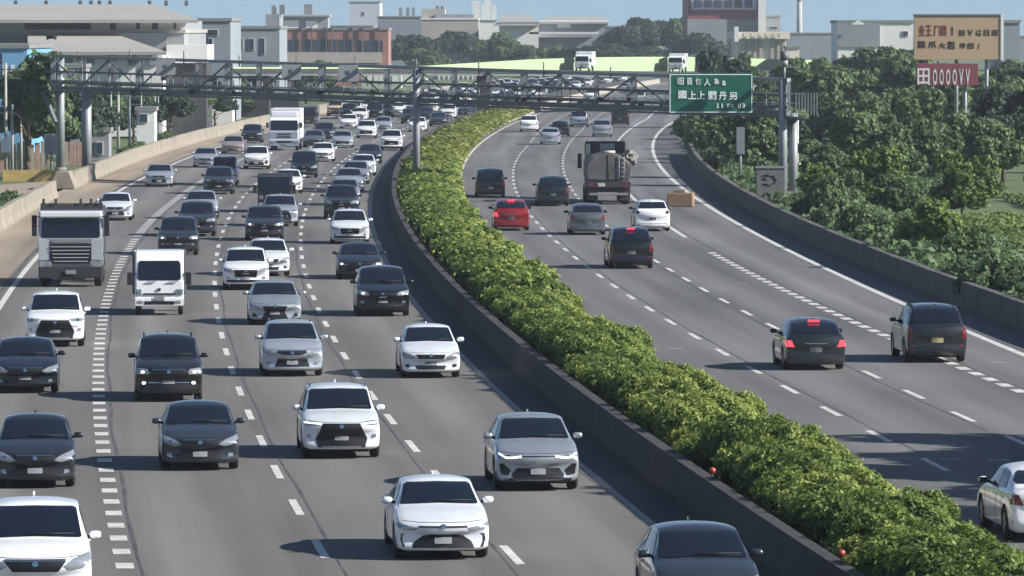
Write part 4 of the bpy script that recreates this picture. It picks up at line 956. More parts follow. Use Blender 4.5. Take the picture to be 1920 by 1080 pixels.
# flyover with a pale green noise wall ------------------------------------------------
fly = thing('flyover', 'flyover with a long pale green noise wall behind the gantry', 'flyover', (0, 700, 0))
FP = [(430, 126, 131, 615), (640, 126, 131, 640), (770, 125, 131, 655), (820, 122, 131, 662), (900, 117, 131.5, 672), (1000, 111, 132.5, 684), (1100, 107.5, 134, 700), (1200, 106.5, 135.5, 715), (1300, 107, 135.5, 732), (1400, 109, 134, 752), (1480, 112, 132, 770), (1560, 113, 130, 790)]
o = Vector(fly.location); bmd = bmesh.new(); bmw = bmesh.new(); bmg = bmesh.new(); pr = None
for px, yt, yb_, D_ in FP:
    n = at(px, yb_, D_) - o; zt = (at(px, yt, D_ + 9) - o).z; X_ = n.x; kx = (D_ + 9) / D_
    dk = [bmd.verts.new(v) for v in ((X_, n.y, n.z - .35), (X_, n.y, n.z + .12), (X_, n.y + .3, n.z + .12), (X_, n.y + .3, n.z), (X_ * kx, n.y + 9.3, n.z), (X_ * kx, n.y + 9.3, n.z - .35))]
    gd = [bmg.verts.new(v) for v in ((X_, n.y + .25, n.z - .36), (X_, n.y + .25, n.z - .62), (X_ * kx, n.y + 9, n.z - .62), (X_ * kx, n.y + 9, n.z - .36))]
    wl_ = [bmw.verts.new(v) for v in ((X_ * kx, n.y + 9, n.z + .004), (X_ * kx, n.y + 9, zt), (X_ * kx, n.y + 9.2, zt), (X_ * kx, n.y + 9.2, n.z + .004))]
    if pr:
        for A_, B_, bb in ((pr[0], dk, bmd), (pr[1], gd, bmg), (pr[2], wl_, bmw)):
            k = len(A_)
            for i in range(k): bb.faces.new((A_[i], A_[(i+1) % k], B_[(i+1) % k], B_[i]))
    pr = (dk, gd, wl_)
finish(bmd, 'deck', CONCD, fly); finish(bmg, 'girder', STEELD, fly); finish(bmw, 'noise_wall', PGREEN, fly)
for px in (490, 905, 1350, 1450, 1530):
    D_ = float(np.interp(px, [f[0] for f in FP], [f[3] for f in FP])); yb_ = float(np.interp(px, [f[0] for f in FP], [f[2] for f in FP])); q = at(px, yb_, D_) - o
    bm = bmesh.new(); box(bm, q.x - .7, q.x + .7, q.y + 2, q.y + 7, -.1, q.z - .63); finish(bm, 'pier', CONCD, fly)
# pale buildings and panels seen under it, through the gantry
r_, w, h = facade('toll_building', 'pale green office building with bright windows seen through the gantry', 'building', 678, 752, 128, 1000, 14, mat('wall_pale_green', (.34, .42, .32), .8, noise=(.3, .2)), wins=[(678, 141, 684, 148), (689, 142, 697, 153), (701, 142, 709, 153), (711, 142, 718, 154), (721, 142, 731, 154), (735, 143, 745, 154)], wmat=mat('bright_pane', (.62, .64, .52), .4))
facade('white_hall', 'pale hall behind the median gantry post', 'building', 756, 800, 128, 1060, 14, mat('wall_pale', (.45, .5, .46), .8))
r_, w, h = facade('market_hall', 'low pale hall with white upright columns seen under the flyover', 'building', 812, 905, 133, 1190, 14, mat('wall_pale_grey_green', (.30, .36, .32), .8, noise=(.3, .3)))
for i in range(9): panel(r_, 822 + 9 * i, 138, 825 + 9 * i, 160, 1189.5, .3, WHITEW, 'column')
r_, w, h = facade('goods_yard', 'grey yard building with pale doors seen through the right half of the gantry', 'building', 1085, 1262, 141, 1200, 14, GREYW, roof=STEELD)
for a, b, y in ((1120, 1128, 150), (1150, 1168, 146), (1178, 1196, 160), (1205, 1226, 148), (1232, 1244, 150)): panel(r_, a, y, b, y + 14, 1199.7, .2, WHITEW if a % 2 else CREAMW, 'door')

# round trees of the far background
def far_tree(px, ytop, D, wpx, kind, label, group='trees on the skyline'):
    p = at(px, ytop, D); h = p.z; wm = wpx * D / FPX
    r_ = place_tree(kind, p.x, D, 1, label, group); s = wm / 5.0; r_.scale = (s, s, h / 6.4); return r_
for a in [(768, 48, 1229, 105, 'dark', 'big rounded dark tree on the skyline, tallest of the middle group'), (818, 62, 1243, 75, 'tree', 'rounded tree just right of the tallest skyline tree'), (858, 54, 1243, 77, 'dark', 'dark round tree in front of the tan factory'), (800, 84, 1215, 70, 'tree', 'small bright green tree below the tallest skyline tree'), (906, 58, 1257, 82, 'tree', 'broad round tree in front of the white silos'), (950, 62, 1250, 72, 'tree', 'round tree in front of the white warehouse gable'), (985, 82, 1243, 62, 'tree', 'low tree in front of the white warehouse'), (1012, 78, 1257, 57, 'tree', 'low dark tree left of the grey warehouse wall'), (1060, 86, 1250, 62, 'tree', 'low tree in front of the grey warehouse, left one'), (1095, 84, 1250, 57, 'tree', 'low tree in front of the grey warehouse, right one'),
          (1135, 68, 1285, 87, 'dark', 'dark tree at the left foot of the wooded rise'), (1170, 44, 1299, 90, 'dark', 'dark tree on the wooded rise behind the flyover trucks'), (1205, 28, 1306, 82, 'dark', 'dark tree on the wooded rise, topmost one with ragged crown'), (1245, 34, 1313, 75, 'dark', 'dark tree on the wooded rise left of the maroon building'), (1278, 30, 1292, 62, 'tree', 'tree touching the left side of the maroon building'), (1310, 58, 1215, 87, 'dark', 'dark tree in front of the maroon building, left one'), (1350, 62, 600, 80, 'dark', 'dark tree in front of the maroon building, right one'), (1230, 76, 1278, 112, 'dark', 'broad dark tree right above the green noise wall'), (1290, 84, 1250, 87, 'dark', 'low dark tree above the right flyover truck'), (1170, 84, 1271, 100, 'dark', 'low dark tree between the two flyover trucks'),
          (1378, 86, 690, 50, 'tree', 'small tree at the left of the cream building'), (1430, 112, 600, 57, 'tree', 'small bush-like tree in front of the cream building'), (1495, 118, 560, 75, 'tree', 'green tree behind the camera mast'), (1536, 96, 640, 75, 'tree', 'green tree below the hazy long building'), (395, 92, 1215, 50, 'tree', 'small dark tree between factory and blue-grey building'), (425, 90, 1215, 37, 'dark', 'small dark shrub-like tree left of the blue-grey building')]:
    far_tree(*a)

# ------------------------------------------------------------------ the gantry
GA = Vector((at(62, 165, 412).x, 412, 0)); GB = Vector((at(1522, 215, 337).x, 337, 0)); gl = (GB - GA).length; gd_ = (GB - GA) / gl; gn = Vector((.08, 1.0, 0))
gan = thing('gantry', 'long grey steel truss gantry spanning both carriageways', 'gantry', (0, 0, 0))
def gz(px, y): # height on the gantry line at a picture point
    u = (px - 960) / FPX; t = (GA.x - u * GA.y) / (u * gd_.y - gd_.x); q = GA + gd_ * t; return t, at(px, y, q.y).z
t0, zt0 = gz(100, 105); t1, zt1 = gz(1480, 150); _, zb0 = gz(100, 165); _, zb1 = gz(1480, 212)
def zt_(t): return zt0 + (zt1 - zt0) * (t - t0) / (t1 - t0)
def zb_(t): return zb0 + (zb1 - zb0) * (t - t0) / (t1 - t0)
tA = gz(100, 130)[0]; tB = gz(1478, 180)[0]
for nm, fz, r1 in (('top_chord', zt_, .10), ('bottom_chord', zb_, .14)):
    for s in (0, 1.6):
        bm = bmesh.new(); a = GA + gd_ * tA + gn * s; b = GA + gd_ * tB + gn * s; a.z = fz(tA); b.z = fz(tB); bar(bm, a, b, r1, square=True); finish(bm, nm, STEELD if nm[0] == 'b' else STEEL, gan)
nb = 22; bmv = []; 
for i in range(nb + 1):
    t = tA + (tB - tA) * i / nb
    for s in (0, 1.6):
        a = GA + gd_ * t + gn * s; b = a.copy(); a.z = zb_(t) + .17; b.z = zt_(t) - .13; bm = bmesh.new(); bar(bm, a, b, .10 if i % 3 else .16, square=True)
        finish(bm, 'upright', STEEL if s == 0 else STEELD, gan)
    if i < nb:
        t2 = tA + (tB - tA) * (i + 1) / nb; q = (t, t2) if i % 2 else (t2, t)
        a = GA + gd_ * q[0]; b = GA + gd_ * q[1]; a.z = zb_(q[0]) + .17; b.z = zt_(q[1]) - .13; bm = bmesh.new(); bar(bm, a, b, .042, square=True); finish(bm, 'diagonal', STEELD, gan)
bm = bmesh.new(); a = GA + gd_ * (tA - 1.5); b = GA + gd_ * (tB + 1.6)      # walkway with rail
for s0, s1, z_ in ((-.05, 1.65, -.22),):
    for (p, q) in ((a, b),):
        v = [p + gn * s0, q + gn * s0, q + gn * s1, p + gn * s1]; zz = [zb_(tA - 1.5), zb_(tB + 1.6)] ; zz = [zz[0], zz[1], zz[1], zz[0]]
        T = [bm.verts.new((k.x, k.y, h_ - .20)) for k, h_ in zip(v, zz)]; U = [bm.verts.new((k.x, k.y, h_ - .30)) for k, h_ in zip(v, zz)]
        bm.faces.new(T); bm.faces.new(U[::-1]); [bm.faces.new((T[i], T[(i+1) % 4], U[(i+1) % 4], U[i])) for i in range(4)]
finish(bm, 'walkway', STEELD, gan)
for hh in (.55, 1.1):
    bm = bmesh.new(); p = a - gn * .2; q = b - gn * .2; p.z = zb_(tA - 1.5) + hh; q.z = zb_(tB + 1.6) + hh; bar(bm, p, q, .035, seg=5); finish(bm, 'handrail', STEEL, gan)
for i in range(60):
    t = tA + (tB - tA) * (i + .5) / 60; p = GA + gd_ * t - gn * .2; q = p.copy(); p.z = zb_(t) - .2; q.z = zb_(t) + 1.1; bm = bmesh.new(); bar(bm, p, q, .03, seg=5); finish(bm, 'rail_post', STEEL, gan)
def leg(px, name='leg', r1=.32, s=0.8, zg=-.1, top=None):
    t = gz(px, 160)[0]; p = GA + gd_ * t + gn * s; q = p.copy(); p.z = zg; q.z = (zt_(t) if top is None else zb_(t)) ; bm = bmesh.new(); bar(bm, p, q, r1, seg=16); finish(bm, name, STEEL, gan); bm = bmesh.new(); bar(bm, p, p + Vector((0, 0, .5)), r1 + .12, seg=16); finish(bm, 'leg_collar', CONC, gan)
leg(107, r1=.30, s=1.5); leg(163, r1=.34, s=-.1, top=1); leg(782, r1=.22, s=-.4); leg(1468, r1=.25, s=-.1); leg(1486, r1=.26, s=1.2, top=1)
a_ = GA + gd_ * gz(105, 160)[0]; bm = bmesh.new(); a_.z = zb_(tA) - 2.4; b_ = GA + gd_ * (tA - 1.3); b_.z = zb_(tA) - .3; bar(bm, a_, b_, .12, square=True); finish(bm, 'brace', STEELD, gan)
for px in (1508,):
    t = gz(px, 180)[0]; p = GA + gd_ * (t + .2); bm = bmesh.new(); [box(bm, p.x - .62 + .17 * q, p.x - .56 + .17 * q, p.y - .1, p.y - .06, zb_(t) - .1, zb_(t) + 1.2) for q in range(8)]; finish(bm, 'end_screen', STEEL, gan)
for f_, r1 in ((.52, .06), (.18, .09)):
    for s in (0, 1.6):
        bm = bmesh.new(); a = GA + gd_ * tA + gn * s; b = GA + gd_ * tB + gn * s; a.z = zb_(tA) + f_ * (zt_(tA) - zb_(tA)); b.z = zb_(tB) + f_ * (zt_(tB) - zb_(tB)); bar(bm, a, b, r1, square=True); finish(bm, 'middle_rail', STEELD, gan)
gg = random.Random(5)
for i in range(26):
    t = tA + (tB - tA) * (i + gg.uniform(.2, .8)) / 26; p = GA + gd_ * t + gn * gg.uniform(.1, 1.2); z = zb_(t) + gg.choice((-.05, .0, .75)); w = gg.uniform(.15, .42); hh = gg.uniform(.25, .6)
    bm = bmesh.new(); box(bm, p.x - w, p.x + w, p.y - .2, p.y + .2, z, z + hh, bev=.02); finish(bm, 'control_box', gg.choice((STEELD, STEEL, PANELG)), gan)
for i in range(12):
    t = tA + (tB - tA) * (i + .5) / 12; p = GA + gd_ * t - gn * .3; z = zt_(t); bm = bmesh.new(); bar(bm, (p.x, p.y, z - .3), (p.x, p.y, z + gg.uniform(.3, .7)), .05, seg=6); finish(bm, 'stub_post', STEELD, gan)
# things hung on the gantry
for k, (px, y0, y1, lb) in enumerate([(316, 110, 141, 'square grey equipment panel on the gantry, leftmost of three'), (551, 121, 150, 'square grey equipment panel on the gantry, middle of three'), (657, 122, 153, 'square grey equipment panel on the gantry, rightmost, left of the median post')]):
    t, z1 = gz(px, y0); _, z0 = gz(px, y1); p = GA + gd_ * t - gn * 1.3; r_ = thing('equipment_panel', lb, 'panel', (p.x, p.y, z0), 0, 'square panels on the gantry'); w = .63
    bm = bmesh.new(); box(bm, -w, w, -.06, .06, 0, z1 - z0, bev=.015); finish(bm, 'plate', PANELG, r_); bm = bmesh.new(); box(bm, -.10, .10, -.09, -.062, .5, .72); finish(bm, 'symbol', STEELD, r_)
    bm = bmesh.new(); box(bm, -w * .8, w * .8, .062, 1.2, .2, .35); finish(bm, 'bracket', STEELD, r_)
cams = []
for k, px in enumerate([250, 360, 440, 600, 700, 971, 983, 1013, 1124, 1180]):
    t, z1 = gz(px, 186 if px > 900 else 172); p = GA + gd_ * t - gn * .5; r_ = thing('toll_camera', ('small black toll camera under the gantry over the right carriageway' if px > 900 else 'small black toll camera under the gantry over the left carriageway'), 'camera', (p.x, p.y, z1), 0, 'toll cameras under the gantry, right half' if px > 900 else 'toll cameras under the gantry, left half')
    bm = bmesh.new(); box(bm, -.13, .13, -.25, .25, -.13, .1, bev=.02); finish(bm, 'housing', GRILLE, r_); bm = bmesh.new(); bar(bm, (0, 0, .1), (0, .3, .75), .03, seg=6); finish(bm, 'arm', STEELD, r_)
D_ = (GA + gd_ * gz(1415, 175)[0]).y - 1.2
a = at(1254, 137, D_); b = at(1412, 213, D_); r_ = thing('direction_sign', 'big green direction sign with white characters on the gantry', 'road sign', ((a.x + b.x) / 2, D_, 0)); w = (b.x - a.x) / 2
SG = mat('sign_green', (.004, .115, .075), .45, noise=(.6, .12)); bm = bmesh.new(); box(bm, -w, w, 0, .10, b.z, a.z, bev=.02); finish(bm, 'board', SG, r_)
SW = mat('sign_white', (.80, .84, .82), .5)
for (x0_, x1_, z0_, z1_) in ((-w + .05, w - .05, a.z - .11, a.z - .06), (-w + .05, w - .05, b.z + .06, b.z + .11), (-w + .05, -w + .10, b.z + .113, a.z - .113), (w - .10, w - .05, b.z + .113, a.z - .113)):
    bm = bmesh.new(); box(bm, x0_, x1_, -.012, -.002, z0_, z1_); finish(bm, 'border', SW, r_)
for c, x0_, x1_, y0_, y1_ in [('I', 1270.5, 1272, 146, 158), ('旧', 1274, 1282, 145, 159), ('目', 1289, 1297, 146, 159), ('個', 1304, 1315, 146, 159), ('人', 1320, 1332, 147, 161), ('為', 1338, 1348, 147, 159), ('a', 1354, 1361, 151, 160),
    ('國', 1272, 1287, 170, 185), ('上', 1290, 1305, 171, 186), ('上', 1307, 1322, 171, 186), ('關', 1328, 1343, 171, 187), ('丹', 1348, 1362, 172, 187), ('另', 1367, 1382, 173, 187), ('2', 1343, 1348, 194, 202), ('1', 1353, 1355, 194, 202), ('0', 1363, 1368, 194, 202), ('0', 1370, 1375, 194, 202), ('U', 1384, 1389, 194, 202), ('3', 1392, 1397, 194, 202)]:
    signtext(r_, D_, c, x0_, y0_, x1_, y1_, SW, off=.02)
bm = bmesh.new(); [box(bm, x_ - .08, x_ + .08, .103, .9, b.z + .2, a.z - .2) for x_ in (-w * .7, 0, w * .7)]; finish(bm, 'bracket', STEELD, r_)
# camera mast on the gantry leg
t = gz(1470, 150)[0]; p = GA + gd_ * t; z0 = zt_(t); r_ = thing('camera_mast', 'slim mast with a dark traffic camera on top of the right gantry leg', 'mast', (p.x, p.y - .2, z0)); hz = at(1470, 96, p.y).z - z0
bm = bmesh.new(); bar(bm, (0, 0, 0), (0, 0, hz - .8), .07, seg=8); finish(bm, 'pole', STEEL, r_)
bm = bmesh.new(); bar(bm, (0, 0, hz - .5), (0, 0, hz), .25, seg=14); finish(bm, 'camera_dome', STEELD, r_); bm = bmesh.new(); bar(bm, (0, 0, hz - .82), (0, 0, hz - .502), .21, seg=14); finish(bm, 'dome_base', PANELG, r_)
bm = bmesh.new(); box(bm, -.15, .9, -.04, .04, hz - .93, hz - .86); finish(bm, 'cross_arm', STEEL, r_)
# cabinet with the sprayed mark, pole with a disc, concrete apron, crash block
x, y = P(1446, 383); r_ = thing('cabinet', 'grey control cabinet with a black painted outline, left of the gantry foot', 'cabinet', (x, y, -.1)); 
bm = bmesh.new(); box(bm, -.85, .78, 0, .8, 0, 2.15, bev=.03); finish(bm, 'body', mat('cabinet_grey', (.15, .155, .155), .7, noise=(2, .35)), r_)
bm = bmesh.new()
for a, b in (((-.45, 1.75), (.1, 1.75)), ((.1, 1.75), (.35, 1.45)), ((.35, 1.45), (.0, 1.2)), ((.0, 1.2), (-.45, 1.25)), ((-.45, 1.6), (-.2, 1.5)), ((-.5, .5), (-.3, .75)), ((-.3, .75), (-.05, .7)), ((-.05, .7), (.05, .2))): bar(bm, (a[0], -.01, a[1]), (b[0], -.01, b[1]), .035, seg=5)
finish(bm, 'painted_mark', GRILLE, r_); bm = bmesh.new(); box(bm, -.9, .83, -.05, .85, 2.153, 2.25); finish(bm, 'lid', STEEL, r_)
x, y = P(1388, 352); r_ = thing('post', 'slim grey post with a round white foot plate behind the barrier', 'post', (x, y, -.1)); 
bm = bmesh.new(); bar(bm, (0, 0, .15), (0, 0, 3.6), .09, .09, seg=8); finish(bm, 'shaft', STEEL, r_); bm = bmesh.new(); bar(bm, (0, 0, .05), (0, 0, .14), .85, seg=20); finish(bm, 'foot_plate', WHITEW, r_); bm = bmesh.new(); box(bm, -.25, .25, -.15, .15, 2.2, 3.9, bev=.02); finish(bm, 'box', STEEL, r_)
x, y = P(1275, 388); r_ = thing('crash_block', 'brown crash block with a pale top standing on the edge line', 'crash block', (x, y, 0), -.1); 
BRN = mat('brown_block', (.30, .19, .12), .9, noise=(2, .35)); bm = bmesh.new(); box(bm, -.72, .72, 0, 1.3, 0, .78, bev=.06); finish(bm, 'body', BRN, r_); bm = bmesh.new(); box(bm, -.35, .25, .3, 1.0, .783, .98, bev=.04); finish(bm, 'cap', CONC, r_)
bm = bmesh.new(); q = [P(1455, 392), P(1535, 418), P(1520, 380), P(1465, 372)]
bm.faces.new([bm.verts.new((max(x, XB(y) + .3), y, .02)) for x, y in q]); tag(finish(bm, 'apron', CONC), kind='structure')
# tall perforated mast behind the leg
x, y = P(1496, 345); r_ = thing('antenna_mast', 'thin white antenna mast behind the right gantry leg', 'mast', (x, y, -.1)); bm = bmesh.new(); bar(bm, (0, 0, 0), (0, 0, 4.2), .05, seg=6); finish(bm, 'pole', WHITEW, r_)
for z in (.5, 1.4, 2.3): bm = bmesh.new(); bar(bm, (-.2, 0, z), (.2, 0, z), .05, seg=6); finish(bm, 'rung', WHITEW, r_)

# ------------------------------------------------------------------ left roadside
def pole(px, ybase, ytop, r, label, m=None, arm=None, name='utility_pole', group='poles along the left roadside', box_=None):
    x, y = P(px, ybase, -.1); h = at(px, ytop, y).z + .1; r_ = thing(name, label, 'pole' if name == 'utility_pole' else 'street lamp', (x, y, -.1), 0, group)
    bm = bmesh.new(); bar(bm, (0, 0, 0), (0, 0, h), r, r * .75, seg=8); finish(bm, 'shaft', m or STEEL, r_)
    if arm == 'cross':
        for z in (h - .5, h - 1.1):
            bm = bmesh.new(); box(bm, -1.0, 1.0, -.05, .05, z, z + .10); finish(bm, 'cross_arm', STEELD, r_)
    if arm == 'lamp':
        bm = bmesh.new(); a = Vector((0, 0, h)); 
        for b in (Vector((-.25, 0, h + .3)), Vector((-.7, 0, h + .45)), Vector((-1.3, 0, h + .40))): bar(bm, a, b, r * .6, seg=6); a = b
        finish(bm, 'arm', m or STEEL, r_); bm = bmesh.new(); box(bm, -1.9, -1.25, -.12, .12, h + .32, h + .45, bev=.03); finish(bm, 'lamp_head', PANELG, r_)
    if box_: bm = bmesh.new(); box(bm, -.3, .3, -.35, -.1, box_, box_ + 1.1, bev=.03); finish(bm, 'meter_box', WHITEW, r_)
    return r_
WOODP = mat('concrete_pole', (.36, .35, .32), .85, noise=(2, .2))
pole(11, 330, 118, .13, 'grey utility pole with two cross arms at the left edge', WOODP, 'cross', box_=1.6)
pole(23, 328, 196, .12, 'plain pale pole just right of the left-edge utility pole', WOODP)
pole(40, 326, 222, .10, 'short street lamp with a curved arm by the left edge', WOODP, 'lamp', name='street_lamp')
pole(222, 290, 168, .14, 'pale pole right of the grey back-turned sign board', WOODP); pole(208, 296, 170, .12, 'slim pole next to the back-turned sign board', STEEL)
pole(243, 282, 172, .12, 'dark pole with wires in front of the left trees', STEELD, 'cross'); pole(291, 268, 168, .11, 'slim pole left of the dark shed', STEEL); pole(297, 262, 172, .08, 'very thin pole touching the dark shed', STEEL)
pole(330, 252, 176, .11, 'pale street lamp in front of the dark shed', WOODP, 'lamp', name='street_lamp'); pole(374, 236, 172, .08, 'thin pole at the left end of the white shed', STEEL); pole(413, 228, 170, .16, 'dark pole at the right end of the white shed', STEELD); pole(423, 226, 160, .09, 'thin grey pole just right of the white shed', STEEL)
pole(469, 214, 176, .22, 'white pole by the barrier, left of the big white truck', WHITEW); pole(527, 206, 178, .08, 'thin lamp pole behind the big white truck', STEEL, 'lamp', name='street_lamp'); pole(265, 276, 170, .09, 'thin pale pole between the dark pole and the shed', WOODP)
def sboard(px0, py0, px1, py1, pb, label):
    x, y = P((px0 + px1) / 2, pb); a = at(px0, py0, y); b = at(px1, py1, y); r_ = thing('sign_board', label, 'road sign', (x, y, -.1), 0, 'grey sign backs at the left'); w = (b.x - a.x) / 2
    bm = bmesh.new(); box(bm, -w, w, 0, .08, b.z, a.z, bev=.02); finish(bm, 'board', PANELG, r_); bm = bmesh.new(); box(bm, -.09, .09, -.06, -.002, b.z, a.z); finish(bm, 'rib', STEEL, r_); bm = bmesh.new(); bar(bm, (0, .2, 0), (0, .2, a.z), .09, seg=8); finish(bm, 'post', STEEL, r_)
    bm = bmesh.new(); bar(bm, (-w * .8, .2, 0), (-w * .8, .2, b.z + .3), .05, seg=6); finish(bm, 'stay', STEEL, r_)
sboard(83, 248, 109, 287, 331, 'grey back of a road sign standing near the yellow kerb'); sboard(186, 192, 210, 240, 292, 'tall grey back of a road sign between the poles')
# fence and small buildings
PINK = mat('fence_pink', (.42, .27, .22), .85, noise=(1, .3)); BEIGE = mat('fence_beige', (.42, .36, .27), .85, noise=(1, .3))
x0, y0 = P(0, 322); r_ = thing('board_fence', 'beige and pink upright board fence at the left edge', 'fence', (x0, y0, -.1))
for i in range(9):
    bm = bmesh.new(); box(bm, i * .42 - .5, i * .42 - .14, 0, .08, 0, 2.0 + .12 * (i % 3), bev=.015); finish(bm, 'board', PINK if i % 2 else BEIGE, r_)
bm = bmesh.new(); box(bm, -.6, 3.4, .083, .16, 1.3, 1.42); finish(bm, 'rail', BEIGE, r_)
a = P(115, 308); b = P(166, 303); r_ = thing('garden_wall', 'pinkish panel wall left of the gantry leg', 'wall', (a[0], a[1], -.1))
for i in range(4):
    bm = bmesh.new(); box(bm, i * .56, i * .56 + .50, 0, .12, 0, 1.75, bev=.02); finish(bm, 'panel', PINK if i else BEIGE, r_)
facade('shed', 'white shed with a grey base beside the far left barrier', 'shed', 374, 436, 184, 620, 8, WHITEW)
r_ = facade('shed', 'low dark shed between the thin poles', 'shed', 298, 352, 184, 560, 8, DARKW, roof=ROOFG)[0]
facade('shed', 'long dark shed behind the big white truck', 'shed', 436, 560, 178, 680, 10, DARKW)
facade('hut', 'small grey hut with a dark doorway right of the gantry leg', 'hut', 166, 204, 248, 455, 3, GREYW, wins=[(181, 267, 192, 288)], roof=ROOFG)
facade('hut', 'small white hut among the poles', 'hut', 256, 290, 208, 500, 3, WHITEW, wins=[(263, 214, 276, 228)], roof=ROOFG)
facade('hut', 'grey two-storey back building under the left end of the gantry', 'building', 52, 150, 128, 520, 12, GREYW, wins=[(60, 140, 72, 150), (80, 140, 92, 150), (104, 140, 118, 150)])
for i, (px, py, s, k, lb) in enumerate([(28, 330, 1.35, 'tree', 'green tree at the left edge behind the poles'), (60, 322, 1.15, 'tree', 'bright-sided green tree left of the gantry leg'), (130, 300, 1.0, 'dark', 'dark tree behind the pinkish panel wall'), (182, 282, .9, 'tree', 'dark green tree between the gantry leg and the sign back'), (235, 270, .8, 'tree', 'small tree among the poles, left one'), (255, 262, .75, 'tree', 'small tree among the poles, right one'), (355, 238, .9, 'dark', 'dark tree between the two sheds'), (420, 222, .8, 'tree', 'small tree behind the white shed'), (105, 305, .9, 'dark', 'dark bushy tree behind the road sign back'), (310, 246, .8, 'tree', 'small tree in front of the dark shed'), (470, 210, .8, 'dark', 'dark tree left of the big white truck'), (555, 196, .9, 'dark', 'dark tree above the big white truck'), (600, 188, .9, 'tree', 'tree at the far bend of the left barrier')]):
    x, y = P(px, py); place_tree(k, x, y + 12, s, lb, 'trees along the left roadside')
for px, py, lb in [(10, 398, 'low bush at the left edge behind the near barrier'), (-12, 412, 'low bush cut by the left edge behind the near barrier'), (250, 296, 'low bush against the far left barrier'), (300, 272, 'low bush against the barrier below the dark shed')]:
    x, y = P(px, py); place_tree('bush', min(x, XLB(y) - 1.3), y + 2, .6, lb, 'bushes behind the left barrier')
for px, yt, D_, w_, k, lb in [(205, 172, 500, 60, 'dark', 'dark tree in front of the factory, left of the white annex'), (262, 176, 510, 60, 'dark', 'dark tree in front of the factory wall between thin poles'), (318, 170, 545, 66, 'dark', 'dark tree hiding the foot of the white annex'), (362, 168, 560, 60, 'tree', 'tree right in front of the white annex'), (402, 172, 600, 62, 'dark', 'dark tree between the white annex and the blue-grey building'), (448, 166, 680, 60, 'dark', 'dark tree at the foot of the blue-grey building, left one'), (492, 165, 690, 58, 'tree', 'dark tree at the foot of the blue-grey building, right one'), (530, 160, 740, 56, 'dark', 'dark tree at the left foot of the red-brown building'), (575, 158, 800, 56, 'tree', 'tree at the middle of the red-brown building'), (618, 158, 860, 50, 'dark', 'tree before the toll building, left one')]:
    far_tree(px, yt, D_, w_ * 1.35, k, lb, 'trees before the left buildings')
# bird
p = at(97, 69, 300); r_ = thing('bird', 'black bird flying in front of the factory roof', 'bird', p, .5)
bm = bmesh.new(); bmesh.ops.create_icosphere(bm, subdivisions=2, radius=1)
for v in bm.verts:
    k = 1 - .5 * max(0, v.co.x); v.co = Vector((v.co.x * .32, v.co.y * .10 * k, v.co.z * .11 * k))
BLK = mat('black_feathers', (.01, .01, .012), .7); finish(bm, 'body', BLK, r_, True)
for s in (-1, 1):
    bm = bmesh.new(); T = [(-.14, 0, .02), (.17, 0, .02), (.12, s * .3, .12), (-.02, s * .60, -.16), (-.16, s * .3, .08)]
    A_ = [bm.verts.new(v) for v in T]; B_ = [bm.verts.new((a, b, c - .012)) for a, b, c in T]; bm.faces.new(A_); bm.faces.new(B_[::-1]); [bm.faces.new((A_[i], A_[(i+1) % 5], B_[(i+1) % 5], B_[i])) for i in range(5)]
    finish(bm, 'wing', BLK, r_)

# ------------------------------------------------------------------ trucks
def tbox(root, name, x0, x1, y0, y1, z0, z1, m, bev=.04):
    bm = bmesh.new(); box(bm, x0, x1, y0, y1, z0, z1, bev=bev); return finish(bm, name, m, root)
def truck_mirrors(root, w, y, z, m=TRIM):
    for s in (-1, 1):
        o = tbox(root, 'side_mirror', s*(w+.16) - .10, s*(w+.16) + .10, y - .05, y + .05, z - .28, z + .16, m, .03)
        bm = bmesh.new(); bar(bm, (s*(w-.05), y + .04, z + .1), (s*(w+.1), y, z + .1), .02, seg=5); finish(bm, 'mirror_arm', TRIM, o)
def cab(root, w, y0, ln, z0, z1, pm, wsz0, wsz1, rake=.16, name='cab'):
    """cab with raked windscreen, front at y0"""
    pts = [(y0 + .03, z0), (y0, z0 + .25), (y0, wsz0 - .02), (y0 + rake, wsz1), (y0 + rake + .18, z1 - .03), (y0 + rake + .4, z1), (y0 + ln - .1, z1), (y0 + ln, z1 - .1), (y0 + ln, z0)]
    bm = bmesh.new(); prism(bm, pts, -w, w, axis='x')
    bmesh.ops.bevel(bm, geom=[e for e in bm.edges if abs(e.verts[0].co.x - e.verts[1].co.x) < .01], offset=.07, segments=3, affect='EDGES')
    c = finish(bm, name, pm, root)
    yz = lambda z: y0 + (max(0, z - wsz0)) * rake / (wsz1 - wsz0)
    bm = bmesh.new(); q = [(-w + .10, wsz0 + .03), (w - .10, wsz0 + .03), (w - .13, wsz1 - .02), (-w + .13, wsz1 - .02)]
    A_ = [bm.verts.new((a, yz(b) - .018, b)) for a, b in q]; B_ = [bm.verts.new((a, yz(b) + .02, b)) for a, b in q]
    bm.faces.new(A_); bm.faces.new(B_[::-1]); [bm.faces.new((A_[i], A_[(i+1) % 4], B_[(i+1) % 4], B_[i])) for i in range(4)]
    bmesh.ops.bevel(bm, geom=[e for e in bm.edges if abs(e.verts[0].co.y - e.verts[1].co.y) > .03 and abs(e.verts[0].co.z - e.verts[1].co.z) < .001], offset=.05, segments=2, affect='EDGES')
    finish(bm, 'windshield', GLASS, root)
    for s in (-1, 1): tbox(root, 'side_window', s*w - .012, s*w + .012, y0 + rake + .12, y0 + ln * .62, wsz0 + .05, wsz1 - .08, GLASS, 0)
    return yz
def plate_f(root, name, x0, x1, z0, z1, y, m, th=.03, parent=None): 
    bm = bmesh.new(); box(bm, x0, x1, y - th, y + .01, z0, z1, bev=.008); return finish(bm, name, m, parent or root)
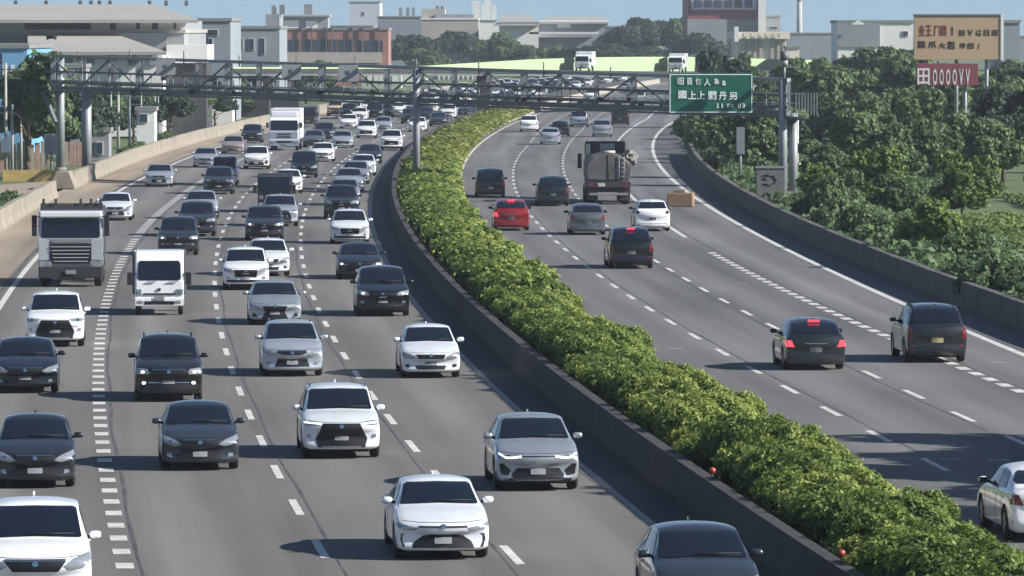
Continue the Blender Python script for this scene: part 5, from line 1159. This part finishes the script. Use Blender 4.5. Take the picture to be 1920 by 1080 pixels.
def dump_truck(name, label):
    r_ = thing(name, label, 'truck'); w = 1.24; pm = paint('truck_silver', 'b2b7bc', .3); y0 = -3.6
    cab(r_, w, y0, 2.1, .75, 2.95, pm, 1.88, 2.68, .14)
    tbox(r_, 'sun_visor', -w + .04, w - .04, y0 - .10, y0 + .35, 2.70, 2.93, mat('truck_white', (.62, .64, .66), .4), .05)
    for s in (-1, 1):
        plate_f(r_, 'corner_panel', min(s*.80, s*(w-.01)), max(s*.80, s*(w-.01)), 1.05, 1.84, y0 - .01, pm)
        h_ = plate_f(r_, 'headlight', min(s*.74, s*1.20), max(s*.74, s*1.20), .78, .99, y0 - .05, LAMP); plate_f(r_, 'bulb', s*.86 - .07, s*.86 + .07, .82, .95, y0 - .085, CHROME, .01, h_)
    plate_f(r_, 'grille_surround', -.90, .90, .86, 1.86, y0 - .005, mat('grille_grey', (.16, .17, .18), .5)); g = plate_f(r_, 'grille', -.80, .80, .92, 1.66, y0 - .03, GRILLE)
    for k in range(5): plate_f(r_, 'slat', -.78 + .03*(4-k), .78 - .03*(4-k), .98 + .14*k, 1.015 + .14*k, y0 - .065, pm, .03, g)
    plate_f(r_, 'name_panel', -.74, .74, 1.70, 1.82, y0 - .045, mat('grille_grey', (.2, .21, .22), .5))
    tbox(r_, 'bumper', -w, w, y0 - .10, y0 + .6, .34, .80, mat('truck_dark_bumper', (.02, .022, .025), .6), .05); plate_f(r_, 'number_plate', -.20, .20, .50, .66, y0 - .13, PLATE)
    plate_f(r_, 'step', -.55, .55, .28, .345, y0 - .05, TRIM)
    truck_mirrors(r_, w, y0 + .12, 2.25); truck_mirrors(r_, w, y0 + .10, 2.62)
    tbox(r_, 'chassis', -.45, .45, y0 + .7, 3.6, .55, .95, STEELD, 0)
    DB = mat('dump_body_dark', (.035, .038, .042), .7, noise=(1.5, .4))
    tbox(r_, 'dump_body', -1.22, 1.22, -1.35, 3.7, 1.0, 2.95, DB, .05)
    hb = tbox(r_, 'headboard', -1.22, 1.22, -1.55, -1.38, 1.6, 3.18, DB, .03)
    for x in (-1.1, -.62, .35, .75, 1.12): tbox(r_, 'upright', x - .05, x + .05, -1.62, -1.40, 3.183, 3.36, DB, .01)
    t, q = wheel_meshes(.50, .30)
    for y in (y0 + 1.1, 1.4, 2.6):
        for s in (-1, 1): o = new_obj('wheel', t, r_); o.location = (s*1.05, y, .50); new_obj('rim', q, o)
    return r_, 3.6
def small_truck(name, label, pm, boxm, w=.86, H=2.02, ws=(1.16, 1.80), boxh=2.15, boxw=.95, ln=4.6, dark=False):
    r_ = thing(name, label, 'truck'); y0 = -ln / 2
    cab(r_, w, y0, 1.55, .32, H, pm, ws[0], ws[1], .22)
    for s in (-1, 1):
        h_ = plate_f(r_, 'headlight', min(s*.62, s*.82), max(s*.62, s*.82), .72, .92, y0 - .01, LAMP); plate_f(r_, 'bulb', s*.72 - .05, s*.72 + .05, .76, .87, y0 - .045, CHROME, .01, h_)
        plate_f(r_, 'fog_light', s*.66 - .09, s*.66 + .09, .42, .52, y0 - .035, LAMP)
    plate_f(r_, 'grille', -.56, .56, .72, .775, y0 - .01, GRILLE); plate_f(r_, 'number_plate', -.18, .18, .52, .66, y0 - .05, PLATE)
    plate_f(r_, 'bumper', -w + .02, w - .02, .34, .60, y0 + .0, pm, .045); plate_f(r_, 'bumper_intake', -.52, .52, .38, .50, y0 - .04, GRILLE, .02); plate_f(r_, 'badge', -.05, .05, .86, .95, y0 - .01, TRIM)
    for s in (-.4, .35): plate_f(r_, 'wiper', s - .02, s + .30, 1.17, 1.19, y0 - .03, TRIM)
    truck_mirrors(r_, w, y0 + .10, 1.34, TRIM)
    tbox(r_, 'chassis', -.5, .5, y0 + .9, ln/2, .40, .62, STEELD, 0)
    tbox(r_, 'cargo_box', -boxw, boxw, y0 + 1.62, ln/2, .66, boxh, boxm, .06)
    t, q = wheel_meshes(.30, .18)
    for y in (y0 + .62, ln/2 - .95):
        for s in (-1, 1): o = new_obj('wheel', t, r_); o.location = (s*(w - .12), y, .30); new_obj('rim', q, o)
    return r_, ln / 2
def big_truck(name, label, pm, far=False, col2=None):
    r_ = thing(name, label, 'truck'); w = 1.22; y0 = -4.2
    cab(r_, w, y0, 2.0, .55, 2.75, pm, 1.62, 2.50, .16)
    tbox(r_, 'roof_fairing', -w + .08, w - .08, y0 + .45, y0 + 1.9, 2.755, 3.25, pm, .12)
    lo = col2 or paint('truck_grey_blue', '98a4b2', .2)
    plate_f(r_, 'front_panel', -w + .12, w - .12, 1.02, 1.56, y0 - .005, lo)
    for z in (1.08, 1.30): plate_f(r_, 'grille', -.55, .55, z, z + .10, y0 - .035, GRILLE)
    plate_f(r_, 'bumper', -w, w, .40, .86, y0 - .01, lo, .06)
    for s in (-1, 1): plate_f(r_, 'headlight', min(s*.78, s*1.12), max(s*.78, s*1.12), .60, .80, y0 - .07, LAMP)
    plate_f(r_, 'number_plate', -.2, .2, .48, .62, y0 - .07, PLATE); plate_f(r_, 'bumper_intake', -.6, .6, .64, .80, y0 - .07, GRILLE, .02)
    truck_mirrors(r_, w, y0 + .08, 2.15)
    tbox(r_, 'chassis', -.45, .45, y0 + .8, 4.2, .5, .9, STEELD, 0); tbox(r_, 'cargo_box', -1.24, 1.24, y0 + 2.15, 4.2, .95, 3.42, mat('truck_box_white', (.60, .62, .63), .5, noise=(.8, .1)), .05)
    t, q = wheel_meshes(.48, .28)
    for y in (y0 + 1.15, 2.6):
        for s in (-1, 1): o = new_obj('wheel', t, r_); o.location = (s*1.03, y, .48); new_obj('rim', q, o)
    return r_, 4.2
def tanker(name, label):
    r_ = thing(name, label, 'truck'); w = 1.27       # drives away from the camera: rear at -y
    y0 = -3.8; TK = mat('tank_grey', (.125, .13, .135), .6, .15, noise=(1.6, .45, (.06, .055, .05))); DK = mat('truck_rear_dark', (.03, .03, .033), .7, noise=(2, .4))
    pts = [(-1.15, 1.32), (1.15, 1.32), (1.24, 1.5), (1.26, 1.9), (1.24, 2.4), (.86, 2.74), (.25, 2.92), (-.25, 2.92), (-.88, 2.74), (-1.24, 2.4), (-1.26, 1.9), (-1.24, 1.5)]
    bm = bmesh.new(); prism(bm, pts, y0 + .35, 1.9); bmesh.ops.bevel(bm, geom=[e for e in bm.edges if abs(e.verts[0].co.y - e.verts[1].co.y) < .01], offset=.10, segments=3, affect='EDGES')
    tk = finish(bm, 'tank', TK, r_); bm = bmesh.new(); bar(bm, (0, y0 + .335, 1.4), (0, y0 + .335, 2.85), .02, seg=6); finish(bm, 'seam', DK, tk)
    bm = bmesh.new(); bar(bm, (0, y0 + 1.0, 2.9), (0, y0 + 1.0, 3.05), .42, seg=16); finish(bm, 'hatch', mat('pale_hatch', (.42, .42, .40), .6), tk)
    tbox(r_, 'rear_frame', -1.27, 1.27, y0, y0 + .33, .95, 1.30, DK, .03); tbox(r_, 'chassis', -1.0, 1.0, y0 + .34, 3.8, .7, 1.25, DK, .02)
    tbox(r_, 'rear_bumper', -1.1, 1.1, y0 - .05, y0 + .12, .52, .66, mat('bumper_grey', (.2, .2, .2), .6), .02)
    for s in (-1, 1):
        tbox(r_, 'tail_light', s*.92 - .20, s*.92 + .20, y0 - .05, y0 - .005, .98, 1.08, TAIL, .01); tbox(r_, 'mud_flap', s*.92 - .32, s*.92 + .32, y0 + .15, y0 + .18, .25, .92, DK, 0)
        tbox(r_, 'ladder_rail', s*.30 - .03, s*.30 + .03, y0 + .22, y0 + .28, .7, 1.33, DK, 0)
    tbox(r_, 'hose_box', -.62, -.20, y0 - .04, y0 + .1, 1.02, 1.22, mat('pale_hatch', (.42, .42, .40), .6), .02)
    bm = bmesh.new()
    for x in (.62, .92): bar(bm, (x, y0 + .30, 1.2), (x, y0 + .30, 2.75), .022, seg=6)
    for k in range(6): bar(bm, (.62, y0 + .30, 1.35 + .25 * k), (.92, y0 + .30, 1.35 + .25 * k), .018, seg=6)
    finish(bm, 'ladder', STEEL, r_)
    # cab ahead, its rear wall showing over the tank
    pm = paint('truck_offwhite', 'b9b8b0', .1); tbox(r_, 'cab', -1.2, 1.2, 2.1, 3.95, .7, 3.42, pm, .08)
    tbox(r_, 'rack', -1.15, 1.15, 1.9, 2.06, 2.8, 3.50, DK, .02); tbox(r_, 'rack_panel', -.30, .55, 1.84, 1.898, 3.0, 3.36, mat('rack_grey', (.3, .31, .31), .6), .02); tbox(r_, 'rack_panel', -1.12, -.86, 1.84, 1.898, 2.7, 3.36, pm, .02)
    for s in (-1, 1): tbox(r_, 'side_mirror', s*1.42 - .12, s*1.42 + .12, 3.6, 3.7, 1.9, 2.75, TRIM, .03)
    bm = bmesh.new(); g = random.Random(4); bmesh.ops.create_icosphere(bm, subdivisions=3, radius=1)
    for v in bm.verts: k = 1 + g.uniform(-.16, .16); v.co = Vector((1.28 + v.co.x * .48 * k, -2.2 + v.co.y * .8 * k, 2.62 + v.co.z * .46 * k))
    finish(bm, 'tarp_bundle', mat('tarp', (.26, .255, .24), .8, noise=(4, .5, (.06, .06, .06))), r_)
    t, q = wheel_meshes(.50, .50)
    for y in (y0 + 1.0, y0 + 2.3, 3.1):
        for s in (-1, 1): o = new_obj('wheel', t, r_); o.location = (s*.98, y, .50); new_obj('rim', q, o)
    return r_, 3.8

# ------------------------------------------------------------------ traffic: (label, kind, paint, front, px, py of the nearest tyres, options)
WH = paint('white', 'e9ebee', .0, .35); WB = paint('pearl_white', 'dde2e8', .12); SV = paint('silver', 'a9afb7', .55, .35); SV2 = paint('cool_silver', 'b9c1cb', .5, .35); GY = paint('grey', '62676e', .5); DG = paint('dark_grey', '23272c', .4)
BK = paint('black', '0c0e12', .2, .3); NV = paint('dark_blue_grey', '161d28', .4); TE = paint('dark_teal', '122026', .4); RD_ = paint('red', '8e1a22', .3); BR = paint('dark_brown', '1c1918', .4); BG = paint('beige', 'd6c3a0', .1); PK = paint('rose_beige', 'a89a96', .4); MG = paint('slate_grey', '343a42', .5)
HEAD_L = [
 # label, name, category, kind, paint, face, px, py, opts
 ('big white people carrier cut by the bottom left corner', 'van', 'van', 'suv', WH, 'vgrille', 66, 1142, dict(W=1.95, L=4.7, H=1.78)),
 ('dark grey sedan at the left edge, just ahead of the white people carrier', 'car', 'car', 'sedan', DG, 'smile', 66, 912, dict(H=1.50, W=1.76)),
 ('dark blue-grey sedan with chrome-framed grille cut by the left edge', 'car', 'car', 'sedan', NV, 'vgrille', 48, 735, dict(W=1.84, L=4.8)),
 ('white SUV directly in front of the silver dump truck', 'suv', 'SUV', 'suv', WH, 'hex', 104, 649, dict(H=1.66)),
 ('dark brown SUV with lit headlights and fog lights in the second lane from the left', 'suv', 'SUV', 'suv', BR, 'boxy', 316, 751, dict(H=1.72, W=1.82, rails=True, lit=True, fogs=True)),
 ('slate grey sedan in the second lane with a number plate low on its nose', 'car', 'car', 'sedan', MG, 'smile', 374, 879, dict(H=1.46)),
 ('pearl white SUV with a big black hexagonal grille and roof rails, centre lane', 'suv', 'SUV', 'suv', WB, 'hex', 638, 857, dict(H=1.62, W=1.82, rails='chrome', drl=True)),
 ('silver-grey crossover with hooked running lights, right of the pearl white SUV', 'car', 'car', 'coupe', SV, 'hook', 1004, 917, dict(H=1.56, W=1.82, drl=True, two_tone=SV)),
 ('nearest white sedan with a wide black lower grille', 'car', 'car', 'sedan', WB, 'wing', 826, 1045, dict()),
 ('blue-grey hatchback cut by the bottom edge beside the median shadow', 'car', 'car', 'hatch', MG, 'plain', 1322, 1162, dict(H=1.52, W=1.80)),
 ('white sedan right beside the median edge line, halfway down the near road', 'car', 'car', 'sedan', WB, 'plain', 806, 707, dict(H=1.46, W=1.70)),
 ('silver estate hatchback with roof rails in the middle lane', 'car', 'car', 'hatch', SV2, 'smile', 547, 704, dict(H=1.54, W=1.77, rails='chrome')),
 ('silver sedan with a spindle grille between the white taxi-like wagon and the estate', 'car', 'car', 'sedan', SV, 'spindle', 515, 608, dict(W=1.80)),
 ('black SUV with lit lamps close to the median line', 'suv', 'SUV', 'suv', BK, 'bold', 717, 592, dict(H=1.68, W=1.86, lit=True)),
 ('dark grey sedan behind the black SUV, one lamp lit', 'car', 'car', 'sedan', DG, 'wing', 674, 523, dict(W=1.80, H=1.42, lit=True)),
 ('white wagon with a blurred grey nose, second lane from the median', 'car', 'car', 'suv', WH, 'bold', 461, 543, dict(H=1.58, W=1.78)),
 ('cream-white sedan tucked right behind the white wagon', 'car', 'car', 'hatch', WB, 'plain', 503, 517, dict(W=1.74)),
 ('dark grey SUV with large bright headlamps behind the white cab-over truck', 'suv', 'SUV', 'suv', DG, 'boxy', 334, 478, dict(H=1.66, W=1.80, lit=True)),
 ('dark SUV behind the dark grey one, left middle lane', 'suv', 'SUV', 'suv', MG, 'bold', 369, 443, dict(H=1.66)),
 ('silver sedan behind the dark SUV in the left middle lane', 'car', 'car', 'sedan', SV2, 'plain', 377, 411, dict(H=1.5)),
 ('grey SUV with one bright lamp, left of the silver crossover in the queue', 'suv', 'SUV', 'suv', MG, 'bold', 496, 451, dict(H=1.62, lit=True)),
 ('white hatchback with round lamps and a black lower grille beside the median', 'car', 'car', 'hatch', WB, 'bold', 656, 457, dict(H=1.58, W=1.80)),
 ('dark pickup with its bonnet in shade, beside the median', 'pickup', 'pickup', 'pickup', MG, 'bold', 640, 411, dict()),
 ('silver sedan third in the queue beside the median', 'car', 'car', 'sedan', SV, 'plain', 646, 385, dict(H=1.5)),
 ('silver sedan fourth in the queue beside the median, half hidden', 'car', 'car', 'sedan', SV2, 'smile', 655, 361, dict(H=1.5)),
 ('silver hatchback fifth in the queue beside the median', 'car', 'car', 'hatch', SV, 'plain', 667, 345, dict()),
 ('white sedan with a bright right mirror, near the dark median kerb bend', 'car', 'car', 'sedan', WB, 'smile', 681, 329, dict()),
 ('silver crossover in front of the black cab-over truck', 'suv', 'SUV', 'suv', SV2, 'hex', 525, 424, dict(H=1.58)),
 ('white sedan half hidden behind the black cab-over truck', 'car', 'car', 'sedan', WH, 'plain', 540, 362, dict()),
 ('dark navy people carrier with bright lamps, right of the small white SUV', 'van', 'van', 'van', NV, 'vgrille', 570, 333, dict(H=1.78, W=1.80)),
 ('white sedan beside the navy people carrier', 'car', 'car', 'sedan', WH, 'plain', 605, 303, dict()),
 ('dark sedan next to the white pickup near the median', 'car', 'car', 'sedan', NV, 'plain', 693, 307, dict()),
 ('white pickup with a black grille, left of the median post', 'pickup', 'pickup', 'pickup', WH, 'hex', 734, 282, dict(H=1.72)),
 ('white sedan beside the tan shoulder, just behind the silver dump truck', 'car', 'car', 'sedan', WB, 'smile', 217, 413, dict()),
 ('silver sedan alone in the left lane, near the barrier opening', 'car', 'car', 'sedan', SV2, 'smile', 299, 350, dict()),
 ('dark grey SUV with bright lamps, far left group', 'suv', 'SUV', 'suv', MG, 'hex', 410, 364, dict()),
 ('light van half hidden behind the dark grey SUV of the far left group', 'van', 'van', 'van', SV2, 'plain', 421, 347, dict(H=1.85, W=1.7)),
 ('silver sedan at the left of the far left group', 'car', 'car', 'sedan', SV2, 'plain', 385, 314, dict()),
 ('white SUV with a black lower grille, below the big white truck', 'suv', 'SUV', 'suv', WH, 'hook', 481, 317, dict()),
 ('rose-beige sedan with lit lamps left of the big white truck', 'car', 'car', 'sedan', PK, 'plain', 437, 288, dict(lit=True)),
 ('black SUV left of the big white truck, next to the tan shoulder', 'suv', 'SUV', 'suv', BK, 'bold', 472, 268, dict()),
 ('blue-silver sedan right of the dark car group below the median post', 'car', 'car', 'sedan', SV2, 'hex', 642, 277, dict()),
 ('dark grey car right behind the big white truck', 'car', 'car', 'suv', DG, 'bold', 608, 264, dict()),
 ('grey car partly hidden by the big white truck', 'car', 'car', 'sedan', GY, 'plain', 588, 276, dict()),
 ('white SUV with a large black grille in the far middle lanes', 'suv', 'SUV', 'suv', WH, 'hex', 687, 259, dict()),
 ('pale blue sedan left of the median post, far group', 'car', 'car', 'sedan', SV2, 'plain', 718, 246, dict()),
 ('white sedan behind the dark grey car, far group', 'car', 'car', 'sedan', WH, 'plain', 654, 241, dict()),
 ('small white sedan ahead of the far beige taxi', 'car', 'car', 'sedan', WH, 'smile', 674, 226, dict()),
 ('beige saloon car beside the far left shoulder', 'car', 'car', 'pickup', BG, 'plain', 628, 217, dict()),
 ('white sedan crossed by the median post', 'car', 'car', 'sedan', WH, 'plain', 783, 247, dict()),
 ('blue-grey sedan just right of the median post', 'car', 'car', 'sedan', MG, 'plain', 821, 237, dict()),
 ('white SUV over the end of the hedge', 'suv', 'SUV', 'suv', WH, 'plain', 859, 218, dict()),
 ('white pickup right of the median post, far away', 'pickup', 'pickup', 'pickup', WH, 'plain', 806, 213, dict()),
 ('far dark van left of the white delivery van', 'van', 'van', 'van', NV, 'plain', 702, 223, dict()),
 ('far white delivery van in the middle lanes', 'van', 'van', 'van', WH, 'plain', 733, 213, dict(H=2.0)),
 ('dark SUV left of the median post in the far group', 'suv', 'SUV', 'suv', DG, 'plain', 768, 232, dict()),
 ('small dark hatchback right of the median post', 'car', 'car', 'hatch', TE, 'plain', 798, 226, dict()),
]
def face_rot(k, d): return -math.atan(slope(k, d))
PROTO = {}
def place_front(o, half, px, py, k='LR', axle_in=.86):
    x, d = P(px, py); s_ = slope(k, d); rz = -math.atan(s_)
    c = half - axle_in                     # from nearest axle back to the centre
    o.location = (x + s_ * c, d + c, .006); o.rotation_euler = (0, 0, rz)
for i, (lb, nm, cat, kind, pm, face, px, py, op) in enumerate(HEAD_L):
    far = py < 300
    if far:
        key = (kind, pm.name, face, tuple(sorted(op.items())) if 0 else str(op))
        o = make_car(nm, lb, cat, kind, pm, face=face, far=True, group='vehicles in the left carriageway queue', **op)
    else: o = make_car(nm, lb, cat, kind, pm, face=face, group='vehicles in the left carriageway queue', **op)
    L_ = op.get('L', SHAPES[kind]['L']); place_front(o, L_ / 2, px, py)
    if far: PROTO.setdefault((cat, pm.name), o)
TAIL_R = [
 ('white sedan cut by the right edge, half behind the bright hedge', 'car', 'car', 'sedan', WH, 'lift', 1966, 1012, dict()),
 ('dark SUV with a yellowish number plate near the right shoulder line', 'suv', 'SUV', 'suv', DG, 'tall', 1751, 678, dict(H=1.72, W=1.84, plate=PLATEY, rails=True)),
 ('dark grey hatchback braking with lit red lamps, left of the dark SUV', 'car', 'car', 'hatch', DG, 'lift', 1524, 692, dict(H=1.48, W=1.80, brake=True)),
 ('black SUV with a lit high brake light in the middle of the road', 'suv', 'SUV', 'suv', BK, 'tall', 1182, 503, dict(H=1.72, W=1.86, brake='dim')),
 ('silver-grey hatchback right of the red car', 'car', 'car', 'hatch', GY, 'slim', 1101, 440, dict(H=1.52)),
 ('white hatchback with dark tail lamps near the crash block', 'car', 'car', 'hatch', WH, 'dark', 1222, 433, dict(H=1.55)),
 ('red hatchback with its left tail lamp shining', 'car', 'car', 'hatch', RD_, 'lift', 958, 432, dict(H=1.54, W=1.80, brake='dim')),
 ('dark teal SUV between the black van and the tank truck', 'suv', 'SUV', 'suv', TE, 'tall', 1036, 386, dict(H=1.68)),
 ('black van close to the median hedge', 'van', 'van', 'van', BK, 'tall', 919, 370, dict(H=1.72, W=1.78)),
 ('white SUV far up the road, nearest the median', 'suv', 'SUV', 'suv', WH, 'tall', 992, 247, dict()),
 ('silver hatchback far up the road, right of the white SUV', 'car', 'car', 'hatch', SV2, 'slim', 1032, 271, dict()),
 ('dark hatchback hidden behind the far silver hatchback', 'car', 'car', 'hatch', BK, 'slim', 1050, 256, dict()),
 ('white-silver people carrier far up the road in the middle lane', 'van', 'van', 'van', SV2, 'tall', 1086, 238, dict(H=1.75)),
 ('grey SUV far up the road, right middle lane', 'suv', 'SUV', 'suv', SV, 'tall', 1129, 257, dict()),
 ('black box van far up the road in the right lane', 'van', 'van', 'van', BK, 'tall', 1163, 235, dict(H=2.0)),
 ('dark car just under the gantry, farthest up the road', 'car', 'car', 'hatch', DG, 'tall', 1101, 209, dict()),
]
for (lb, nm, cat, kind, pm, rear, px, py, op) in TAIL_R:
    o = make_car(nm, lb, cat, kind, pm, face='plain', rear=rear, far=py < 300, group='vehicles driving away on the right carriageway', **op)
    if 'red hatchback' in lb or 'braking' in lb:
        pass
    if 'red hatchback' in lb:
        for c in o.children:
            if c.name.startswith('tail_light'):
                xs = sum(v.co.x for v in c.data.vertices)
                if xs > 0: c.data.materials.clear(); c.data.materials.append(TAILON)      # turned round: +x is the left side here
    L_ = op.get('L', SHAPES[kind]['L']); x, d = P(px, py); s_ = slope('RL', d); c = L_ / 2 - .92
    o.location = (x + s_ * c, d + c, .006); o.rotation_euler = (0, 0, math.pi - math.atan(s_))
# trucks
def put(o, half, px, py, k, ax, extra=0):
    place_front(o, half, px, py, k, ax)
o, h = dump_truck('dump_truck', 'silver cab-over dump truck with a slatted grille in the left lane'); tag(o, group='trucks in the left carriageway'); place_front(o, h, 134, 536, 'LR', 1.1)
o, h = small_truck('light_truck', 'small white cab-over truck with a dark cargo cover in the second lane', WH, mat('cargo_dark', (.05, .055, .06), .7), H=2.26, boxh=2.16, ws=(1.20, 1.92)); tag(o, group='trucks in the left carriageway'); place_front(o, h, 299, 590, 'LR', .62)
o, h = small_truck('light_truck', 'black cab-over box truck behind the silver crossover', BK, mat('cargo_black', (.02, .022, .025), .6), w=.90, H=1.98, boxh=2.05, boxw=.94); tag(o, group='trucks in the left carriageway'); place_front(o, h, 515, 398, 'LR', .62)
o, h = big_truck('box_truck', 'big white truck with a high cab towering over the far left traffic', WH); tag(o, group='trucks in the left carriageway'); place_front(o, h, 534, 282, 'LR', 1.15)
o, h = small_truck('light_truck', 'small dark grey box truck half behind the big white truck', DG, mat('cargo_grey', (.12, .13, .14), .6)); tag(o, group='trucks in the left carriageway'); place_front(o, h, 578, 238, 'LR', .62)
o, h = tanker('tank_truck', 'grey tank truck with a tarpaulin bundle on its right side, seen from behind')
x, d = P(1140, 383); s_ = slope('RL', d); o.location = (x + s_ * 3, d + 3.0, .006); o.rotation_euler = (0, 0, -math.atan(s_))
# vehicles on the flyover
def on_fly(o, px, half):
    D_ = float(np.interp(px, [f[0] for f in FP], [f[3] for f in FP])); yb_ = float(np.interp(px, [f[0] for f in FP], [f[2] for f in FP])); q = at(px, yb_, D_)
    o.location = (q.x, q.y + half + .8, q.z + .01)
o, h = small_truck('light_truck', 'white box truck facing us on the flyover, left one', WH, WH, H=1.95, boxh=2.35, boxw=.98); on_fly(o, 1097, 1); o.rotation_euler = (0, 0, R(-9)); o.location.y += 1.0
o, h = small_truck('light_truck', 'white box truck on the flyover above the green sign', WH, WH, w=.92, H=2.0, boxh=2.3, boxw=1.0); on_fly(o, 1272, 1); o.rotation_euler = (0, 0, R(-9)); o.location.y += 1.0
o = make_car('van', 'beige van behind the white truck on the flyover above the sign', 'van', 'van', BG, far=True, H=2.3, W=2.0, L=5.2); on_fly(o, 1330, 1); o.rotation_euler = (0, 0, R(62)); o.location.y += 2.4
# the tiny cars of the jam beyond the gantry: copies of far cars
protos = [o for o in bpy.data.objects if o.get('category') in ('car', 'SUV', 'van', 'pickup') and o.get('group') == 'vehicles in the left carriageway queue' and P(960, 300)[1] < o.location.y]
rj = random.Random(21); cnt = 0
LANES = [-1.9, -5.6, -9.5, -13.4]
for li, lo in enumerate(LANES):
    d = 640 + 9 * li
    while d < 1120:
        x = M(d) + lo + rj.uniform(-.3, .3); px = 960 + x * FPX / d; py = 54 + 111000 / d
        busy = any(abs(q.location.x - x) < 2.0 and abs(q.location.y - d) < 8 for q in protos if q.location.y > 560)
        if not busy:
            pr = rj.choice(protos); c = copy_tree(pr); c.location = (x, d, .006); c.rotation_euler = (0, 0, face_rot('LR', d))
            col = 'white' if any('white' in m.name for ch in c.children if ch.name.startswith('body') for m in ch.data.materials) else 'dark or silver'
            c['label'] = 'tiny far-off %s %s in the traffic jam beyond the gantry' % (col, {'SUV': 'SUV'}.get(c['category'], c['category'])); c['group'] = 'tiny far-off %s vehicles of the jam beyond the gantry: %s' % (col, c['category']); cnt += 1
        d += rj.uniform(13, 24)
for (lo, d) in [(1.9, 820), (5.5, 870), (9.2, 800), (1.9, 930), (9.0, 960), (5.5, 1020), (12.8, 900)]:
    pr = [o for o in bpy.data.objects if o.get('group') == 'vehicles driving away on the right carriageway' and o.location.y > 420][cnt % 6]; cnt += 1
    c = copy_tree(pr); c.location = (X('RL', d) + lo, d, .006); c.rotation_euler = (0, 0, math.pi - math.atan(slope('RL', d)))
    c['label'] = 'tiny far-off %s on the right carriageway beyond the gantry' % c['category']; c['group'] = 'tiny far-off vehicles beyond the gantry on the right: ' + c['category']

# ------------------------------------------------------------------ the air
bm = bmesh.new(); box(bm, -700, 700, -60, 2300, -1.2, 62)
hz_m = bpy.data.materials.new('air_haze'); hz_m.use_nodes = True; N = hz_m.node_tree.nodes; N.remove(N['Principled BSDF'])
pv = N.new('ShaderNodeVolumePrincipled'); pv.inputs['Color'].default_value = (.80, .88, 1.0, 1); pv.inputs['Density'].default_value = .00012; pv.inputs['Anisotropy'].default_value = .2
hz_m.node_tree.links.new(pv.outputs[0], N['Material Output'].inputs['Volume'])
hz = finish(bm, 'haze', hz_m); tag(hz, kind='stuff'); hz.display_type = 'WIRE'
